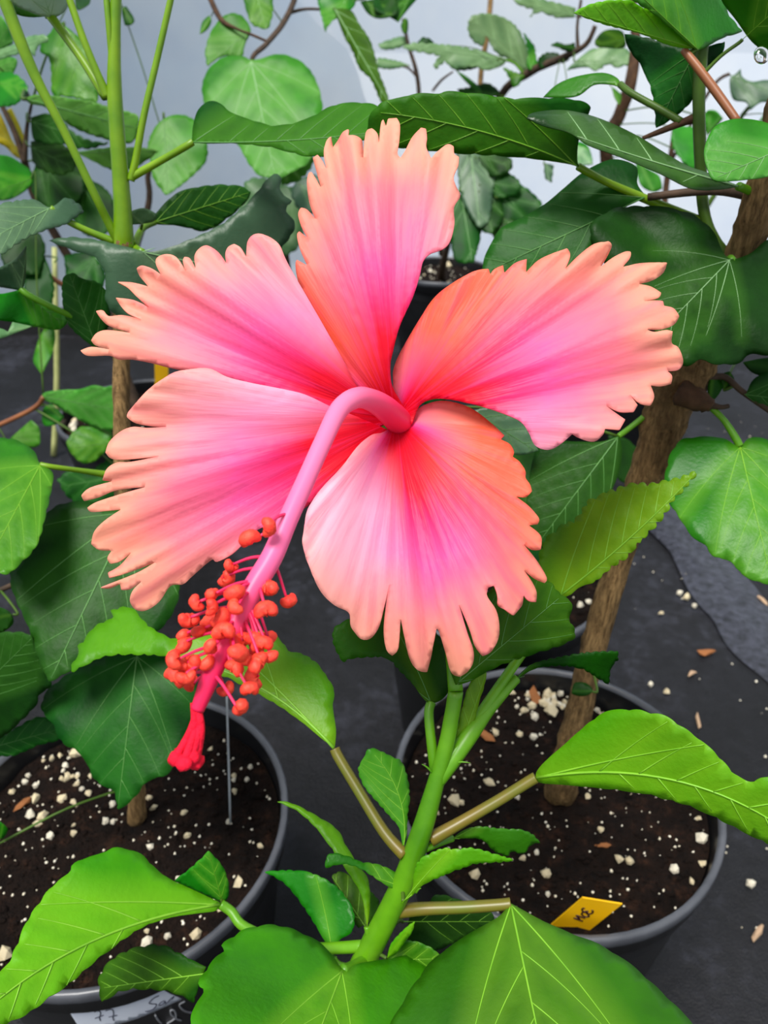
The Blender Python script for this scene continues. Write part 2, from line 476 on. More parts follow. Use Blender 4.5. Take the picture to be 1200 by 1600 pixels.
def soil_h(x, y):
    return SOIL_Z+.006*noise.noise(Vector((x*18, y*18, 0)))+.004*noise.noise(Vector((x*60, y*60, 3)))+.002*noise.noise(Vector((x*170, y*170, 9)))
def make_pot(cx, cy, label, big=26, small=220, spots=(), chips=(), seed=0, tiny=1.0):
    r = random.Random(100+seed)
    root = thing('plant_pot', (cx, cy, 0), label, 'pot', 'black nursery pots on the ground cloth')
    R = PR
    wall = [(0.0, .002), (R*.74, .002), (R*.76, .006), (R*.94, RIM_Z-.034), (R*.945, RIM_Z-.030), (R*.975, RIM_Z-.028), (R*.985, RIM_Z-.006)]
    inner = [(R*.955, RIM_Z-.004), (R*.945, RIM_Z-.02), (R*.93, SOIL_Z-.03)]
    v1, f1 = lathe(wall, (cx, cy)); build('pot_wall', v1, f1, M['pot'], root)
    v2, f2 = lathe([(R*.985, RIM_Z-.012), (R*1.0, RIM_Z-.009), (R*1.0, RIM_Z-.002), (R*.99, RIM_Z), (R*.965, RIM_Z), (R*.955, RIM_Z-.004)], (cx, cy))
    build('rim', v2, f2, M['rim'], root)
    v3, f3 = lathe(inner, (cx, cy)); build('inner_wall', v3, f3, M['pot'], root)
    # soil
    V, F = [(cx, cy, soil_h(cx, cy))], []; nr, ns = 44, 110
    for i in range(1, nr+1):
        for k in range(ns):
            a = 2*math.pi*k/ns; rr = R*.936*i/nr; x, y = cx+rr*math.cos(a), cy+rr*math.sin(a); V.append((x, y, soil_h(x, y)))
    for k in range(ns): F.append((0, 1+k, 1+(k+1) % ns))
    for i in range(nr-1):
        for k in range(ns):
            a = 1+i*ns+k; b = 1+i*ns+(k+1) % ns; F.append((a, a+ns, b+ns, b))
    soil = build('soil', V, F, M['soil'], root)
    soil['label'] = 'dark brown potting soil flecked with perlite'
    def put(me, x, y, s, name='perlite_grain', sc=(1, 1, 1)):
        o = bpy.data.objects.new(name, me); scene.collection.objects.link(o); o.parent = soil
        o.location = (x-cx, y-cy, soil_h(x, y)+s*.35); o.scale = (s*sc[0], s*sc[1], s*sc[2])
        o.rotation_euler = (r.uniform(-.4, .4), r.uniform(-.4, .4), r.uniform(0, 6.28))
    for (px, py, s) in spots:
        p = at_z(px, py, SOIL_Z)
        if math.hypot(p[0]-cx, p[1]-cy) < R*.92: put(ROCKS[r.randrange(6)][0], p[0], p[1], s)
    for (px, py, s) in chips:
        p = at_z(px, py, SOIL_Z)
        if math.hypot(p[0]-cx, p[1]-cy) < R*.92: put(CHIP[0], p[0], p[1], s, 'wood_chip', (1.8, .7, .35))
    for i in range(big):
        a = r.uniform(0, 6.28); q = R*.9*math.sqrt(r.random()); put(ROCKS[r.randrange(6)][0], cx+q*math.cos(a), cy+q*math.sin(a), r.uniform(.0018, .0034)*tiny)
    parts = []
    for i in range(small):
        a = r.uniform(0, 6.28); q = R*.92*math.sqrt(r.random()); x, y = cx+q*math.cos(a), cy+q*math.sin(a)
        s = r.uniform(.0004, .0014)*tiny; _, vv, ff = ROCKS[r.randrange(6)]
        parts.append(((vv*s+np.array([x, y, soil_h(x, y)+s*.4])).tolist(), ff))
    if parts:
        v, f = join(parts); g = build('perlite_flecks', v, f, M['perlite_w'], soil); g['kind'] = 'stuff'
    parts = []
    for i in range(700 if small > 100 else 0):
        a = r.uniform(0, 6.28); q = R*.925*math.sqrt(r.random()); x, y = cx+q*math.cos(a), cy+q*math.sin(a)
        s = r.uniform(.0008, .0035); _, vv, ff = ROCKS[r.randrange(6)]
        parts.append(((vv*np.array([s*r.uniform(.7, 2), s, s*.7])+np.array([x, y, soil_h(x, y)])).tolist(), ff))
    if parts:
        v, f = join(parts); g = build('soil_crumbs', v, f, M['soil'], soil); g['kind'] = 'stuff'
    return root
POT_L, POT_R = (-.212, .390), (.143, .426)
POT_F, POT_B, POT_BL, POT_BC, POT_BM, POT_BR = (-.02, .075), (.126, .725), (-.402, 1.168), (.15, 2.06), (-.17, 1.45), (.50, 1.55)
cl = [(rnd.gauss(858, 30), rnd.gauss(1094, 13), rnd.uniform(.002, .0042)) for _ in range(70)] + [(rnd.gauss(945, 13), rnd.gauss(1112, 9), rnd.uniform(.002, .004)) for _ in range(22)]
cl += [(860, 1115, .006), (836, 1122, .004), (774, 1144, .0045), (812, 1149, .004), (832, 1158, .004), (764, 1224, .005), (710, 1258, .0065), (853, 1364, .004), (968, 1343, .004), (1056, 1356, .004), (1096, 1315, .005), (1090, 1284, .003), (1082, 1373, .003), (1096, 1352, .003), (742, 1362, .004), (816, 1343, .003), (885, 1160, .003), (700, 1190, .003), (1084, 1160, .003)]
potR = make_pot(*POT_R, 'black pot with bark-stemmed plant, yellow tag stuck in its soil', 22, 320, cl, [(836, 1098, .009), (754, 1152, .008), (990, 1200, .005), (885, 1236, .007), (941, 1320, .004)], 1)
cl = [(rnd.gauss(105, 26), rnd.gauss(1205, 22), rnd.uniform(.002, .0035)) for _ in range(24)]
cl += [(55, 1248, .005), (38, 1221, .004), (68, 1277, .005), (50, 1275, .004), (60, 1290, .004), (97, 1245, .004), (115, 1253, .003), (163, 1280, .0035), (114, 1297, .0035), (292, 1305, .003), (288, 1272, .003), (366, 1238, .003), (366, 1213, .003), (330, 1172, .003), (375, 1384, .005), (305, 1455, .004), (235, 1330, .003), (6, 1492, .005), (230, 1470, .006), (120, 1180, .007), (386, 1218, .003), (176, 1256, .004)]
potL = make_pot(*POT_L, 'black pot with white paper label and handwriting on its side', 26, 340, cl, [(34, 1255, .006), (182, 1360, .004)], 2)
make_pot(*POT_F, 'black pot holding the big pink flower plant, nearest the lens', 10, 60, seed=3)
make_pot(*POT_B, 'black pot right behind the pot with the yellow tag', 12, 120, [(920, 940, .004), (905, 948, .004), (925, 962, .003)], seed=4)
make_pot(*POT_BL, 'black pot of flecked soil at the back left on bare cloth', 20, 120, [(rnd.gauss(132, 12), rnd.gauss(596, 6), .006) for _ in range(14)]+[(rnd.gauss(112, 10), rnd.gauss(664, 6), .006) for _ in range(10)], seed=5, tiny=1.4)
make_pot(*POT_BC, 'black pot seen between top and right petals by the film wall', 14, 90, [(700, 418, .012), (712, 415, .009), (672, 425, .008)], seed=6, tiny=1.6)
make_pot(*POT_BM, 'black pot hidden behind the flower, holding the round-leaved plant', 8, 60, seed=7)
make_pot(*POT_BR, 'black pot at the back right under the brown-stemmed plant', 8, 60, seed=8)

# paper label and writing on the left pot
def pot_hit(px, py, pot, off=0.0):
    r = ray(px, py); o = np.array([0, 0, CAM_H]); best = None
    for k in range(1400):
        d = .30+k*.0003; p = o+r*d
        rad = PR*(.76+.18*(p[2]-.006)/(RIM_Z-.04))+off
        if p[2] < RIM_Z-.02 and math.hypot(p[0]-pot[0], p[1]-pot[1]) <= rad:
            lo, hi = d-.0003, d
            for _ in range(12):
                md = (lo+hi)/2; p = o+r*md
                if math.hypot(p[0]-pot[0], p[1]-pot[1]) <= PR*(.76+.18*(p[2]-.006)/(RIM_Z-.04))+off: hi = md
                else: lo = md
            return o+r*hi
    return o+r*.6
lab2 = [(105, 1575), (134, 1573), (163, 1570), (205, 1561), (247, 1546), (266, 1553), (285, 1561), (247, 1578), (213, 1592), (178, 1602), (150, 1612), (132, 1616), (118, 1596)]
o2, F = fill(resample(smooth_outline(lab2, 3), 4)[0], 6)
V = [pot_hit(q[0], q[1], POT_L, .0008) for q in o2]
lb = build('label', V, F, M['white_tag'], potL, solid=.0003); lb['label'] = 'white paper label with handwritten 77'
def z1(p): return (80+p[0]/4.8, 1520+p[1]/4.8)
ink = [[(325, 293), (345, 287), (366, 290), (369, 310), (362, 335), (369, 360)], [(330, 342), (392, 318)],
       [(408, 285), (440, 275), (462, 280), (467, 310), (462, 335), (469, 357)], [(432, 331), (495, 318)],
       [(808, 172), (770, 190), (735, 226), (762, 234), (790, 237), (775, 265), (740, 285), (705, 290)],
       [(850, 208), (822, 222), (808, 244), (830, 241), (855, 215), (858, 232), (882, 214)], [(880, 214), (905, 186), (921, 178), (905, 200)]]
def strokes(name, lines, fn, mat, parent, r):
    parts = []
    for ln in lines:
        P = [fn(p) for p in ln]; parts.append(tube(P, [r]*len(P), 6, 4))
    v, f = join(parts); return build(name, v, f, mat, parent)
strokes('handwriting', ink, lambda p: pot_hit(*z1(p), POT_L, .0011), M['ink'], lb, .00034)
mk = [[(780, 318), (800, 350), (828, 382)], [(868, 382), (915, 352), (936, 330), (926, 287), (897, 280), (900, 310), (938, 344), (975, 358)], [(1002, 215), (963, 236), (975, 265), (1010, 290), (1056, 300)]]
mko = strokes('marker_writing', mk, lambda p: pot_hit(*z1(p), POT_L, .0005), M['marker'], potL, .0007); mko['label'] = 'grey marker scrawl'

# yellow tag
def ytag():
    A, B, C, D = at_z(910, 1402, .272), at_z(972, 1412, .272), at_z(910, 1462, .230), at_z(866, 1440, .232)
    C = B+(D-A)*1.22; ex = (D-A)*.12; ex2 = (C-B)*.12
    nrm = np.cross(B-A, D-A); nrm /= np.linalg.norm(nrm)
    if np.dot(nrm, A-np.array([0, 0, CAM_H])) > 0: nrm = -nrm      # written face looks up at the viewer
    root = thing('plant_tag', (C+D)/2, 'yellow plastic tag with MOE written on it, stuck in soil', 'plant tag')
    t = nrm*.0005
    n = 5; V, F = [], []
    for s in (1, -1):
        for i in range(n+1):
            f = i/n; V += [A+(D+ex-A)*f+t*s, B+(C+ex2-B)*f+t*s]
    for s in range(2):
        o = s*2*(n+1)
        for i in range(n): q = (o+2*i, o+2*i+1, o+2*i+3, o+2*i+2); F.append(q if s else q[::-1])
    m = 2*(n+1)
    for i in range(n): F += [(2*i, 2*i+2, m+2*i+2, m+2*i), (2*i+1, m+2*i+1, m+2*i+3, 2*i+3)]
    F += [(0, m, m+1, 1), (m-2, m-1, 2*m-1, 2*m-2)]
    build('tag_blade', V, F, M['yellow_tag'], root, smooth=False)
    def on(p):
        r = ray(850+p[0]/8.571, 1390+p[1]/8.571); o = np.array([0, 0, CAM_H])
        d = np.dot(A+nrm*.0005-o, nrm)/np.dot(r, nrm); return o+r*d
    L = [[(518, 420), (402, 376), (478, 388), (432, 342), (548, 380)],
         [(505, 330), (520, 300), (560, 305), (600, 345), (590, 360), (540, 355), (500, 325)],
         [(542, 243), (512, 258), (520, 285), (560, 290), (585, 285), (572, 302), (600, 322), (640, 315), (656, 288), (640, 272)]]
    w = strokes('handwriting', L, on, M['ink_b'], root, .00075); w['label'] = 'MOE in dark ink'
ytag()
def ytag2():
    p = [at(241, 552, 1.22), at(263, 552, 1.22), at(262, 640, 1.27), at(243, 640, 1.27)]
    V = p+[q+np.array([0, .0012, 0]) for q in p]
    F = [(0, 1, 2, 3), (7, 6, 5, 4), (0, 4, 5, 1), (1, 5, 6, 2), (2, 6, 7, 3), (3, 7, 4, 0)]
    o = build('plant_tag', V, F, M['yellow_tag'], None, (p[2]+p[3])/2, smooth=False)
    tag(o, 'narrow yellow tag half hidden behind the two left petals', 'plant tag')
ytag2()
# clear rod in the left pot
a, b = at_z(360, 1290, SOIL_Z-.006), at(354, 1080, .585)
V, F = tube([a, (a+b)/2, b], [.0009, .0009, .0008], 8, 3)
tag(build('support_rod', V, F, M['rod'], None, a), 'thin clear rod standing in the left pot soil', 'rod')
# cane
a, b = at_z(84, 712, 0), at(85, 386, 1.55)
V, F = tube([a, a*.6+b*.4+np.array([.006, 0, 0]), b], [.0065, .0062, .0055], 8, 4)
tag(build('cane', V, F, M['cane'], None, a), 'pale yellow-green cane standing upright on the cloth at left', 'cane')
# chips and grains spilled on the cloth
for i, (px, py, s, sc, mt, lab) in enumerate([
    (1104, 1021, .011, (1.6, .7, .3), 'chip', 'orange-brown bark chip on the black cloth right of the trunk'),
    (1080, 1054, .008, (1.5, .5, .3), 'dust', 'small tan chip just below the orange-brown bark chip'),
    (1090, 1128, .009, (1.5, .35, .3), 'dust', 'thin tan splinter lying on cloth above the right leaf'),
    (1190, 938, .009, (1.8, .5, .3), 'dust', 'pale chip at the right frame edge beside the cloth crease'),
    (1185, 1455, .010, (.35, 1.6, .3), 'dust', 'thin tan sliver on cloth at the lower right edge')]):
    p = at_z(px, py, 0); me, _, _ = rock_mesh('chip', M[mt], 70+i)
    o = bpy.data.objects.new('bark_chip', me); scene.collection.objects.link(o)
    o.location = (p[0], p[1], s*sc[2]*.75); o.scale = (s*sc[0], s*sc[1], s*sc[2]); o.rotation_euler = (0, 0, .3+i*.5)
    tag(o, lab, 'chip', 'chips spilled on the cloth')
for i, (px, py, s, lab) in enumerate([
    (1062, 929, .005, 'small white grain of the close pair beside the crease'), (1073, 936, .007, 'largest white perlite grain on the cloth right of the trunk'),
    (1085, 949, .004, 'yellowish grain just below the largest white grain'), (1033, 960, .0045, 'yellowish grain on cloth nearest the trunk'),
    (1016, 1071, .0045, 'white grain on cloth behind the right pot rim'), (1041, 1083, .004, 'tan grain on cloth near the right pot rim'),
    (1173, 1384, .005, 'white grain on cloth at lower right beyond the pot')]):
    p = at_z(px, py, 0); o = bpy.data.objects.new('perlite_grain', ROCKS[i % 6][0]); scene.collection.objects.link(o)
    o.location = (p[0], p[1], s*.8); o.scale = (s, s, s); tag(o, lab, 'grain', 'grains spilled on the cloth')
parts = []
for i in range(260):
    x, y = rnd.uniform(.2, 1.2), rnd.uniform(.2, 1.7); s = rnd.uniform(.0005, .0018); _, vv, ff = ROCKS[i % 6]
    parts.append(((vv*s+np.array([x, y, s*.6])).tolist(), ff))
v, f = join(parts); g = build('spilled_specks', v, f, M['perlite_w']); tag(g, 'fine white specks scattered over the black cloth', 'specks', None, 'stuff')

# ------------------------------------------------------------------ leaves
NLEAF = [0]
WOOD, LOOSE = {}, []        # centre lines of each plant's stems; leaves still without a stalk
def leaf(plant, mat, pts, base, tip, db, dt, roll=0, fold=.12, bow=.0, wave=.05, teeth=(14, 3), veins=5, vein='vein_l',
         stem=None, smat='stem', bend=0, puck=.012, palm=1, solid=.0005, vw=1.0, name='leaf', freq=9):
    NLEAF[0] += 1; seed = NLEAF[0]
    base, tip = np.array(base, float), np.array(tip, float)
    out = smooth_outline(pts, 5, 80)
    L = np.linalg.norm(tip-base); ax = (tip-base)/L; pr = np.array([-ax[1], ax[0]])
    size = math.sqrt(max(1, np.prod(out.max(0)-out.min(0))))
    step = max(2.4, size/60.0)
    out, arc = resample(out, step)
    if teeth and teeth[1] > 0:
        P, A = teeth
        nx = np.roll(out, -1, 0)-np.roll(out, 1, 0); nx /= np.linalg.norm(nx, axis=1)[:, None]+1e-9
        nn = np.stack([nx[:, 1], -nx[:, 0]], 1)
        area = .5*np.sum(out[:, 0]*np.roll(out[:, 1], -1)-np.roll(out[:, 0], -1)*out[:, 1])
        if area < 0: nn = -nn
        fade = np.clip((np.linalg.norm(out-base, axis=1)/L-.12)*4, 0, 1)
        var = np.array([noise.noise(Vector((a/P*.6, seed, 0))) for a in arc])
        ph = arc/P+var*.6
        saw = np.abs(np.sin(math.pi*ph))**.7-.55
        out = out+nn*(saw*A*fade*(1+.4*var))[:, None]
    h = min(max(size/17.0, 5.0), 16.0)
    # veins
    def mid(t): return base+(tip-base)*t+pr*bend*4*t*(1-t)
    lines = []
    def march(p, d, turn, maxlen, n=400):
        ln = [p.copy()]; st = max(4.0, L/40)
        for i in range(n):
            d = d*(1-turn)+ax*turn; d /= np.linalg.norm(d); p = p+d*st
            if not inside(p, out)[0] or len(ln)*st > maxlen: break
            ln.append(p.copy())
        return np.array(ln)
    m = np.array([mid(t) for t in np.linspace(.005, .97, 24)]); ok = inside(m, out); ok[:3] = True
    k = int(np.argmin(ok)) if not ok.all() else len(m); m = m[:max(k, 3)]; tmax = .005+.965*(len(m)-1)/23.0; lines.append((m, 1.0))
    if veins:
        def rot(d, a): c, s = math.cos(a), math.sin(a); return np.array([d[0]*c-d[1]*s, d[0]*s+d[1]*c])
        if palm:
            for sgn in (-1, 1):
                for a, w in ((32, .75), (62, .55))[:palm+0 if palm < 3 else 2]:
                    ln = march(base+ax*2, rot(ax, sgn*math.radians(a)), .012, L*.8)
                    if len(ln) > 4: lines.append((ln, w))
        for i in range(veins):
            t = .22+.62*i/max(1, veins-1)
            for sgn in (-1, 1):
                tt = t+.03*sgn
                if not inside(mid(tt), out)[0] or tt > tmax: continue
                d = mid(tt+.02)-mid(tt); d /= np.linalg.norm(d)
                ln = march(mid(tt), rot(d, sgn*math.radians(44-8*t)), .02, L*.6)
                if len(ln) > 3: lines.append((ln, .5))
    A_ = np.vstack([l[:-1] for l, _ in lines]); B_ = np.vstack([l[1:] for l, _ in lines])
    Q, F = fill(out, h, seed, np.vstack([l for l, _ in lines]) if veins else m)
    dm = .5*(db+dt); Lw = L*dm/FPX
    def D(q):
        r = q-base; t = r@ax/L; s = r@pr/L; sm = bend*4*t*(1-t)/L
        vd = seg_dist(q, A_, B_)/L
        dd = db+(dt-db)*t+Lw*(roll*s+fold*np.abs(s-sm)-bow*4*t*(1-t))
        dd = dd+Lw*wave*np.sin(freq*t+seed*1.7+np.sign(s)*1.2)*np.abs(s-sm)*1.6
        dd = dd-Lw*puck*(1-np.exp(-(vd/.035)**2))
        return dd, vd
    d, vd = D(Q)
    V = at_many(Q, d)
    lf = build(name, V, F, M[mat], plant, attrs={'vd': vd}, solid=solid)
    if veins:
        parts = []
        for ln, w in lines:
            dd, _ = D(ln); P3 = at_many(ln, dd-solid*.7-.0001)
            r0 = max(.00016, min(.0010, Lw*.0060*w))*vw
            parts.append(tube(P3, np.linspace(r0, r0*.3, len(ln)), 5, 1, flat=.8))
        v, f = join(parts); build('veins', v, f, M[vein], lf)
    if stem:
        d0 = D(base[None])[0][0]
        P3 = [at(base[0], base[1], d0+.0006)]; R = [stem[0][3]]
        for (x, y, dd, r) in stem: P3.append(at(x, y, dd)); R.append(r)
        v, f = tube(P3, R, 9, 5); build('petiole', v, f, M[smat], lf)
        WOOD.setdefault(plant.name, []).append(catmull(np.array(P3), 6) if len(P3) > 2 else np.array(P3))
    else:
        d0 = D(base[None])[0][0]; LOOSE.append((plant, lf, at(base[0], base[1], d0+.0005), at(*(base-ax*8), d0+.002), Lw))
    return lf
def branch(plant, pts, mat, name='stem', sides=12, bump=0.0, n=6, seed=0, start=None):
    P = [at(x, y, d) for x, y, d, r in pts]; R = [r for *_, r in pts]
    if start is not None: P = [np.array(s[:3]) for s in start]+P; R = [s[3] for s in start]+R
    v, f = tube(P, R, sides, n, True, bump, seed)
    WOOD.setdefault(plant.name, []).append(catmull(np.array(P), 10) if len(P) > 2 else np.linspace(P[0], P[-1], 12))
    return build(name, v, f, M[mat], plant)

def sc(zx, zy, k): return lambda L: [(zx+x/k, zy+y/k) for x, y in L]
c1, c2, c3, c4 = sc(0, 0, 2), sc(600, 0, 2), sc(0, 350, 2.4), sc(700, 350, 2.4)
c5, c6, c7, c8 = sc(0, 750, 2.4), sc(700, 750, 2.4), sc(0, 1150, 2), sc(600, 1150, 2)
s8 = sc(480, 1040, 3)
ZTL, ZTM, ZTR = sc(0, 0, 4.8), sc(600, 0, 4), sc(900, 0, 4)

# ================================================================== plant with the flower
bz = (POT_F[0]-.0, POT_F[1]+.02, SOIL_Z-.01)
P1 = thing('hibiscus_plant', bz, 'hibiscus with one huge fringed pink and salmon flower', 'plant')
branch(P1, [(545, 1560, .385, .0062), (560, 1520, .375, .0060), (585, 1470, .368, .0058), (625, 1390, .358, .0052), (655, 1310, .350, .0048), (682, 1220, .343, .0038), (700, 1150, .338, .0034), (712, 1080, .334, .0033)],
       'stem', 'stem', 14, .05, 6, 3, start=[(bz[0], bz[1], bz[2], .0075), (bz[0]+.001, bz[1]+.035, .30, .007)])
# big leaves at the front
leaf(P1, 'bright', [(345, 1411), (318, 1398), (290, 1385), (262, 1372), (240, 1355), (222, 1337), (200, 1327), (175, 1326), (155, 1336), (130, 1342), (112, 1354), (106, 1366), (80, 1387), (55, 1420), (40, 1445), (25, 1480), (10, 1510), (-25, 1540), (-70, 1590), (-100, 1660), (-60, 1650), (0, 1605), (40, 1585), (75, 1560), (110, 1535), (150, 1500), (190, 1470), (220, 1450), (260, 1435), (310, 1427), (338, 1423)],
     (345, 1413), (-85, 1640), .405, .30, .25, .10, .06, .05, (34, 3.5), 6, stem=[(362, 1425, .405, .0026), (385, 1450, .40, .0026), (470, 1480, .385, .0026), (575, 1478, .370, .0030)], bend=44)
leaf(P1, 'mid', c7([(688, 515), (640, 495), (545, 452), (600, 410), (652, 360), (690, 400), (712, 450), (712, 505)]), (346, 1405), (326, 1331), .412, .40, .3, .15, .03, .02, (20, 1.5), 3)
leaf(P1, 'lush', [(537, 1516), (520, 1494), (500, 1474), (475, 1460), (448, 1450), (415, 1446), (385, 1452), (362, 1466), (346, 1478), (350, 1486), (335, 1500), (311, 1534), (318, 1550), (306, 1572), (298, 1598), (305, 1660), (350, 1730), (430, 1760), (520, 1720), (590, 1650), (640, 1580), (672, 1530), (668, 1498), (640, 1494), (600, 1500), (560, 1506)],
     (535, 1516), (440, 1770), .345, .262, -.1, .10, .08, .06, (40, 3.5), 4, puck=.02, stem=[(548, 1512, .352, .0025), (572, 1500, .37, .0028)])
leaf(P1, 'mid', [(797, 1411), (780, 1432), (740, 1455), (705, 1478), (675, 1502), (650, 1535), (625, 1575), (605, 1620), (610, 1700), (700, 1760), (850, 1790), (1000, 1770), (1110, 1700), (1095, 1620), (1065, 1582), (1030, 1548), (1000, 1520), (970, 1497), (935, 1476), (890, 1458), (850, 1440), (822, 1425)],
     (798, 1412), (880, 1800), .355, .262, -.05, .22, .06, .03, (60, 2.5), 4, puck=.016, palm=2, stem=[(780, 1414, .356, .0027), (720, 1418, .358, .0028), (660, 1420, .360, .0030), (612, 1425, .364, .0034)], smat='petiole', vw=.9)
leaf(P1, 'bright', [(837, 1214), (842, 1200), (862, 1180), (883, 1162), (921, 1129), (950, 1112), (987, 1109), (1015, 1114), (1040, 1120), (1075, 1143), (1096, 1158), (1120, 1180), (1148, 1210), (1170, 1222), (1190, 1216), (1225, 1222), (1270, 1270), (1300, 1360), (1250, 1345), (1200, 1318), (1150, 1293), (1100, 1268), (1050, 1250), (990, 1237), (925, 1230), (880, 1226), (845, 1223)],
     (837, 1215), (1300, 1355), .352, .30, .55, .12, .06, .04, (40, 3), 6, bend=-60,
     stem=[(825, 1222, .353, .0026), (780, 1250, .354, .0026), (720, 1285, .354, .0028), (672, 1312, .352, .0034)], smat='petiole')
leaf(P1, 'bright', [(523, 1170), (500, 1152), (470, 1127), (430, 1099), (402, 1083), (367, 1064), (320, 1045), (270, 1027), (233, 1023), (179, 1023), (150, 1030), (112, 1051), (114, 1037), (125, 1021), (121, 1012), (133, 1000), (144, 984), (158, 974), (178, 967), (174, 954), (204, 950), (233, 979), (269, 998), (297, 996), (342, 986), (390, 984), (430, 994), (450, 1016), (470, 1022), (492, 1034), (512, 1060), (522, 1080), (520, 1105), (525, 1140)],
     (523, 1170), (112, 1045), .372, .40, .45, .12, .05, .07, (20, 3.5), 6, bend=66,
     stem=[(530, 1185, .371, .0026), (560, 1235, .365, .0026), (600, 1300, .357, .0027), (632, 1336, .352, .0030)], smat='petiole')
leaf(P1, 'deep', [(712, 1071), (700, 1030), (715, 980), (755, 930), (815, 898), (856, 908), (872, 925), (895, 946), (888, 965), (898, 986), (890, 1002), (842, 1019), (800, 1032), (765, 1047), (735, 1064)],
     (716, 1066), (885, 925), .332, .330, .2, .1, .03, .05, (22, 3), 4, vein='vein_d')
leaf(P1, 'deep', [(672, 1099), (660, 1090), (646, 1070), (625, 1048), (604, 1028), (570, 1027), (544, 1030), (537, 1036), (530, 1025), (521, 1005), (521, 985), (533, 973), (560, 962), (600, 950), (650, 958), (690, 1000), (703, 1040), (703, 1074), (690, 1093)],
     (674, 1097), (528, 985), .345, .338, .3, .15, .04, .05, (14, 2.5), 3, vein='vein_d', stem=[(670, 1115, .344, .0022), (674, 1160, .342, .0023), (680, 1205, .345, .0026)], smat='stem')
leaf(P1, 'bright', [(873, 933), (858, 921), (846, 904), (842, 879), (846, 858), (858, 838), (879, 821), (900, 812), (921, 783), (946, 771), (967, 763), (992, 756), (1017, 757), (1040, 752), (1058, 748), (1090, 737), (1074, 757), (1060, 772), (1045, 788), (1042, 800), (1025, 820), (1008, 838), (992, 852), (985, 866), (967, 878), (950, 890), (930, 908), (905, 918), (890, 930)],
     (875, 931), (1086, 740), .372, .345, -.35, .15, .03, .05, (17, 7), 6, bend=6, puck=.018,
     stem=[(862, 945, .372, .002), (830, 1000, .366, .0022), (775, 1080, .355, .0024), (735, 1140, .346, .0028), (708, 1178, .342, .0026), (690, 1204, .3415, .0024)])
leaf(P1, 'deep', c6([(250, 748), (300, 700), (350, 680), (420, 665), (500, 650), (560, 645), (635, 642), (637, 672), (612, 700), (602, 766), (560, 742), (520, 716), (470, 700), (400, 696), (330, 706), (280, 732)]),
     (806, 1060), (960, 1022), .362, .355, .35, .1, .03, .06, (12, 2.5), 4, vein='vein_d',
     stem=[(795, 1072, .36, .0026), (760, 1110, .352, .0036), (735, 1145, .346, .0042), (706, 1190, .342, .0036), (686, 1222, .3425, .0026)], smat='stem')
leaf(P1, 'bright', s8([(700, 440), (695, 360), (715, 250), (745, 130), (780, 60), (842, 20), (830, 90), (800, 190), (775, 300), (735, 400)]), (714, 1185), (760, 1048), .345, .345, .3, .15, 0, .03, (20, 1.2), 4)
leaf(P1, 'mid', s8([(448, 852), (430, 760), (390, 710), (330, 640), (270, 570), (240, 490), (262, 440), (290, 390), (340, 400), (400, 430), (440, 450), (470, 530), (478, 620), (470, 700), (465, 800)]),
     (631, 1322), (582, 1176), .353, .358, .3, .35, .02, .04, (14, 2), 5, bend=18)
leaf(P1, 'mid', s8([(680, 812), (730, 775), (800, 755), (900, 765), (1000, 770), (1060, 795), (1090, 830), (1050, 838), (1012, 880), (960, 868), (940, 890), (880, 870), (820, 815), (750, 808)]),
     (707, 1310), (842, 1316), .362, .365, .4, .15, .02, .06, (13, 2), 4, stem=[(690, 1316, .358, .0016), (664, 1326, .352, .0018)])
leaf(P1, 'bright', s8([(440, 1116), (490, 1050), (500, 980), (520, 920), (570, 885), (640, 858), (700, 862), (770, 856), (850, 875), (970, 912), (900, 920), (800, 925), (720, 950), (620, 990), (540, 1030), (490, 1080)]),
     (630, 1408), (802, 1344), .347, .338, .35, .2, .04, .04, (13, 2.5), 5, bend=-14)
leaf(P1, 'bright', c7([(865, 205), (910, 210), (980, 245), (1050, 290), (1080, 340), (1110, 390), (1150, 450), (1156, 530), (1147, 600), (1130, 500), (1090, 430), (1050, 370), (990, 290), (930, 235)]),
     (573, 1448), (433, 1252), .365, .385, .3, .2, .03, .05, (26, 1.5), 0, bend=10, stem=[(576, 1465, .366, .0014), (578, 1480, .368, .0016)])
leaf(P1, 'mid', s8([(440, 1000), (400, 960), (320, 930), (250, 920), (180, 890), (120, 880), (90, 900), (85, 950), (130, 935), (170, 930), (230, 942), (290, 975), (340, 1010), (390, 1040), (430, 1040)]),
     (624, 1384), (510, 1344), .356, .352, .35, .2, .03, .06, (16, 2), 3)
leaf(P1, 'mid', c7([(826, 424), (900, 420), (960, 425), (1020, 450), (1070, 490), (1105, 550), (1100, 610), (1060, 640), (1042, 694), (1020, 650), (980, 580), (940, 520), (890, 460)]),
     (521, 1497), (413, 1362), .38, .40, -.3, .25, .04, .04, (18, 2), 5, bend=-18, stem=[(530, 1508, .38, .0018), (560, 1515, .376, .002)])
leaf(P1, 'deep', c7([(1035, 440), (1060, 425), (1100, 440), (1150, 480), (1185, 520), (1170, 570), (1120, 600), (1090, 560), (1070, 500)]), (572, 1450), (518, 1368), .40, .41, .2, .2, 0, .04, (14, 2), 3)
leaf(P1, 'dark', s8([(480, 1180), (560, 1120), (610, 1075), (700, 1095), (850, 1150), (880, 1200), (760, 1260), (640, 1320), (560, 1345), (470, 1330)]), (630, 1440), (775, 1440), .385, .395, .3, .1, .02, .04, (20, 2), 4)
leaf(P1, 'mid', [(606, 1500), (612, 1478), (640, 1470), (672, 1480), (690, 1496), (670, 1520), (630, 1530)], (606, 1500), (690, 1498), .375, .37, .2, .1, 0, .03, (16, 1.5), 3)
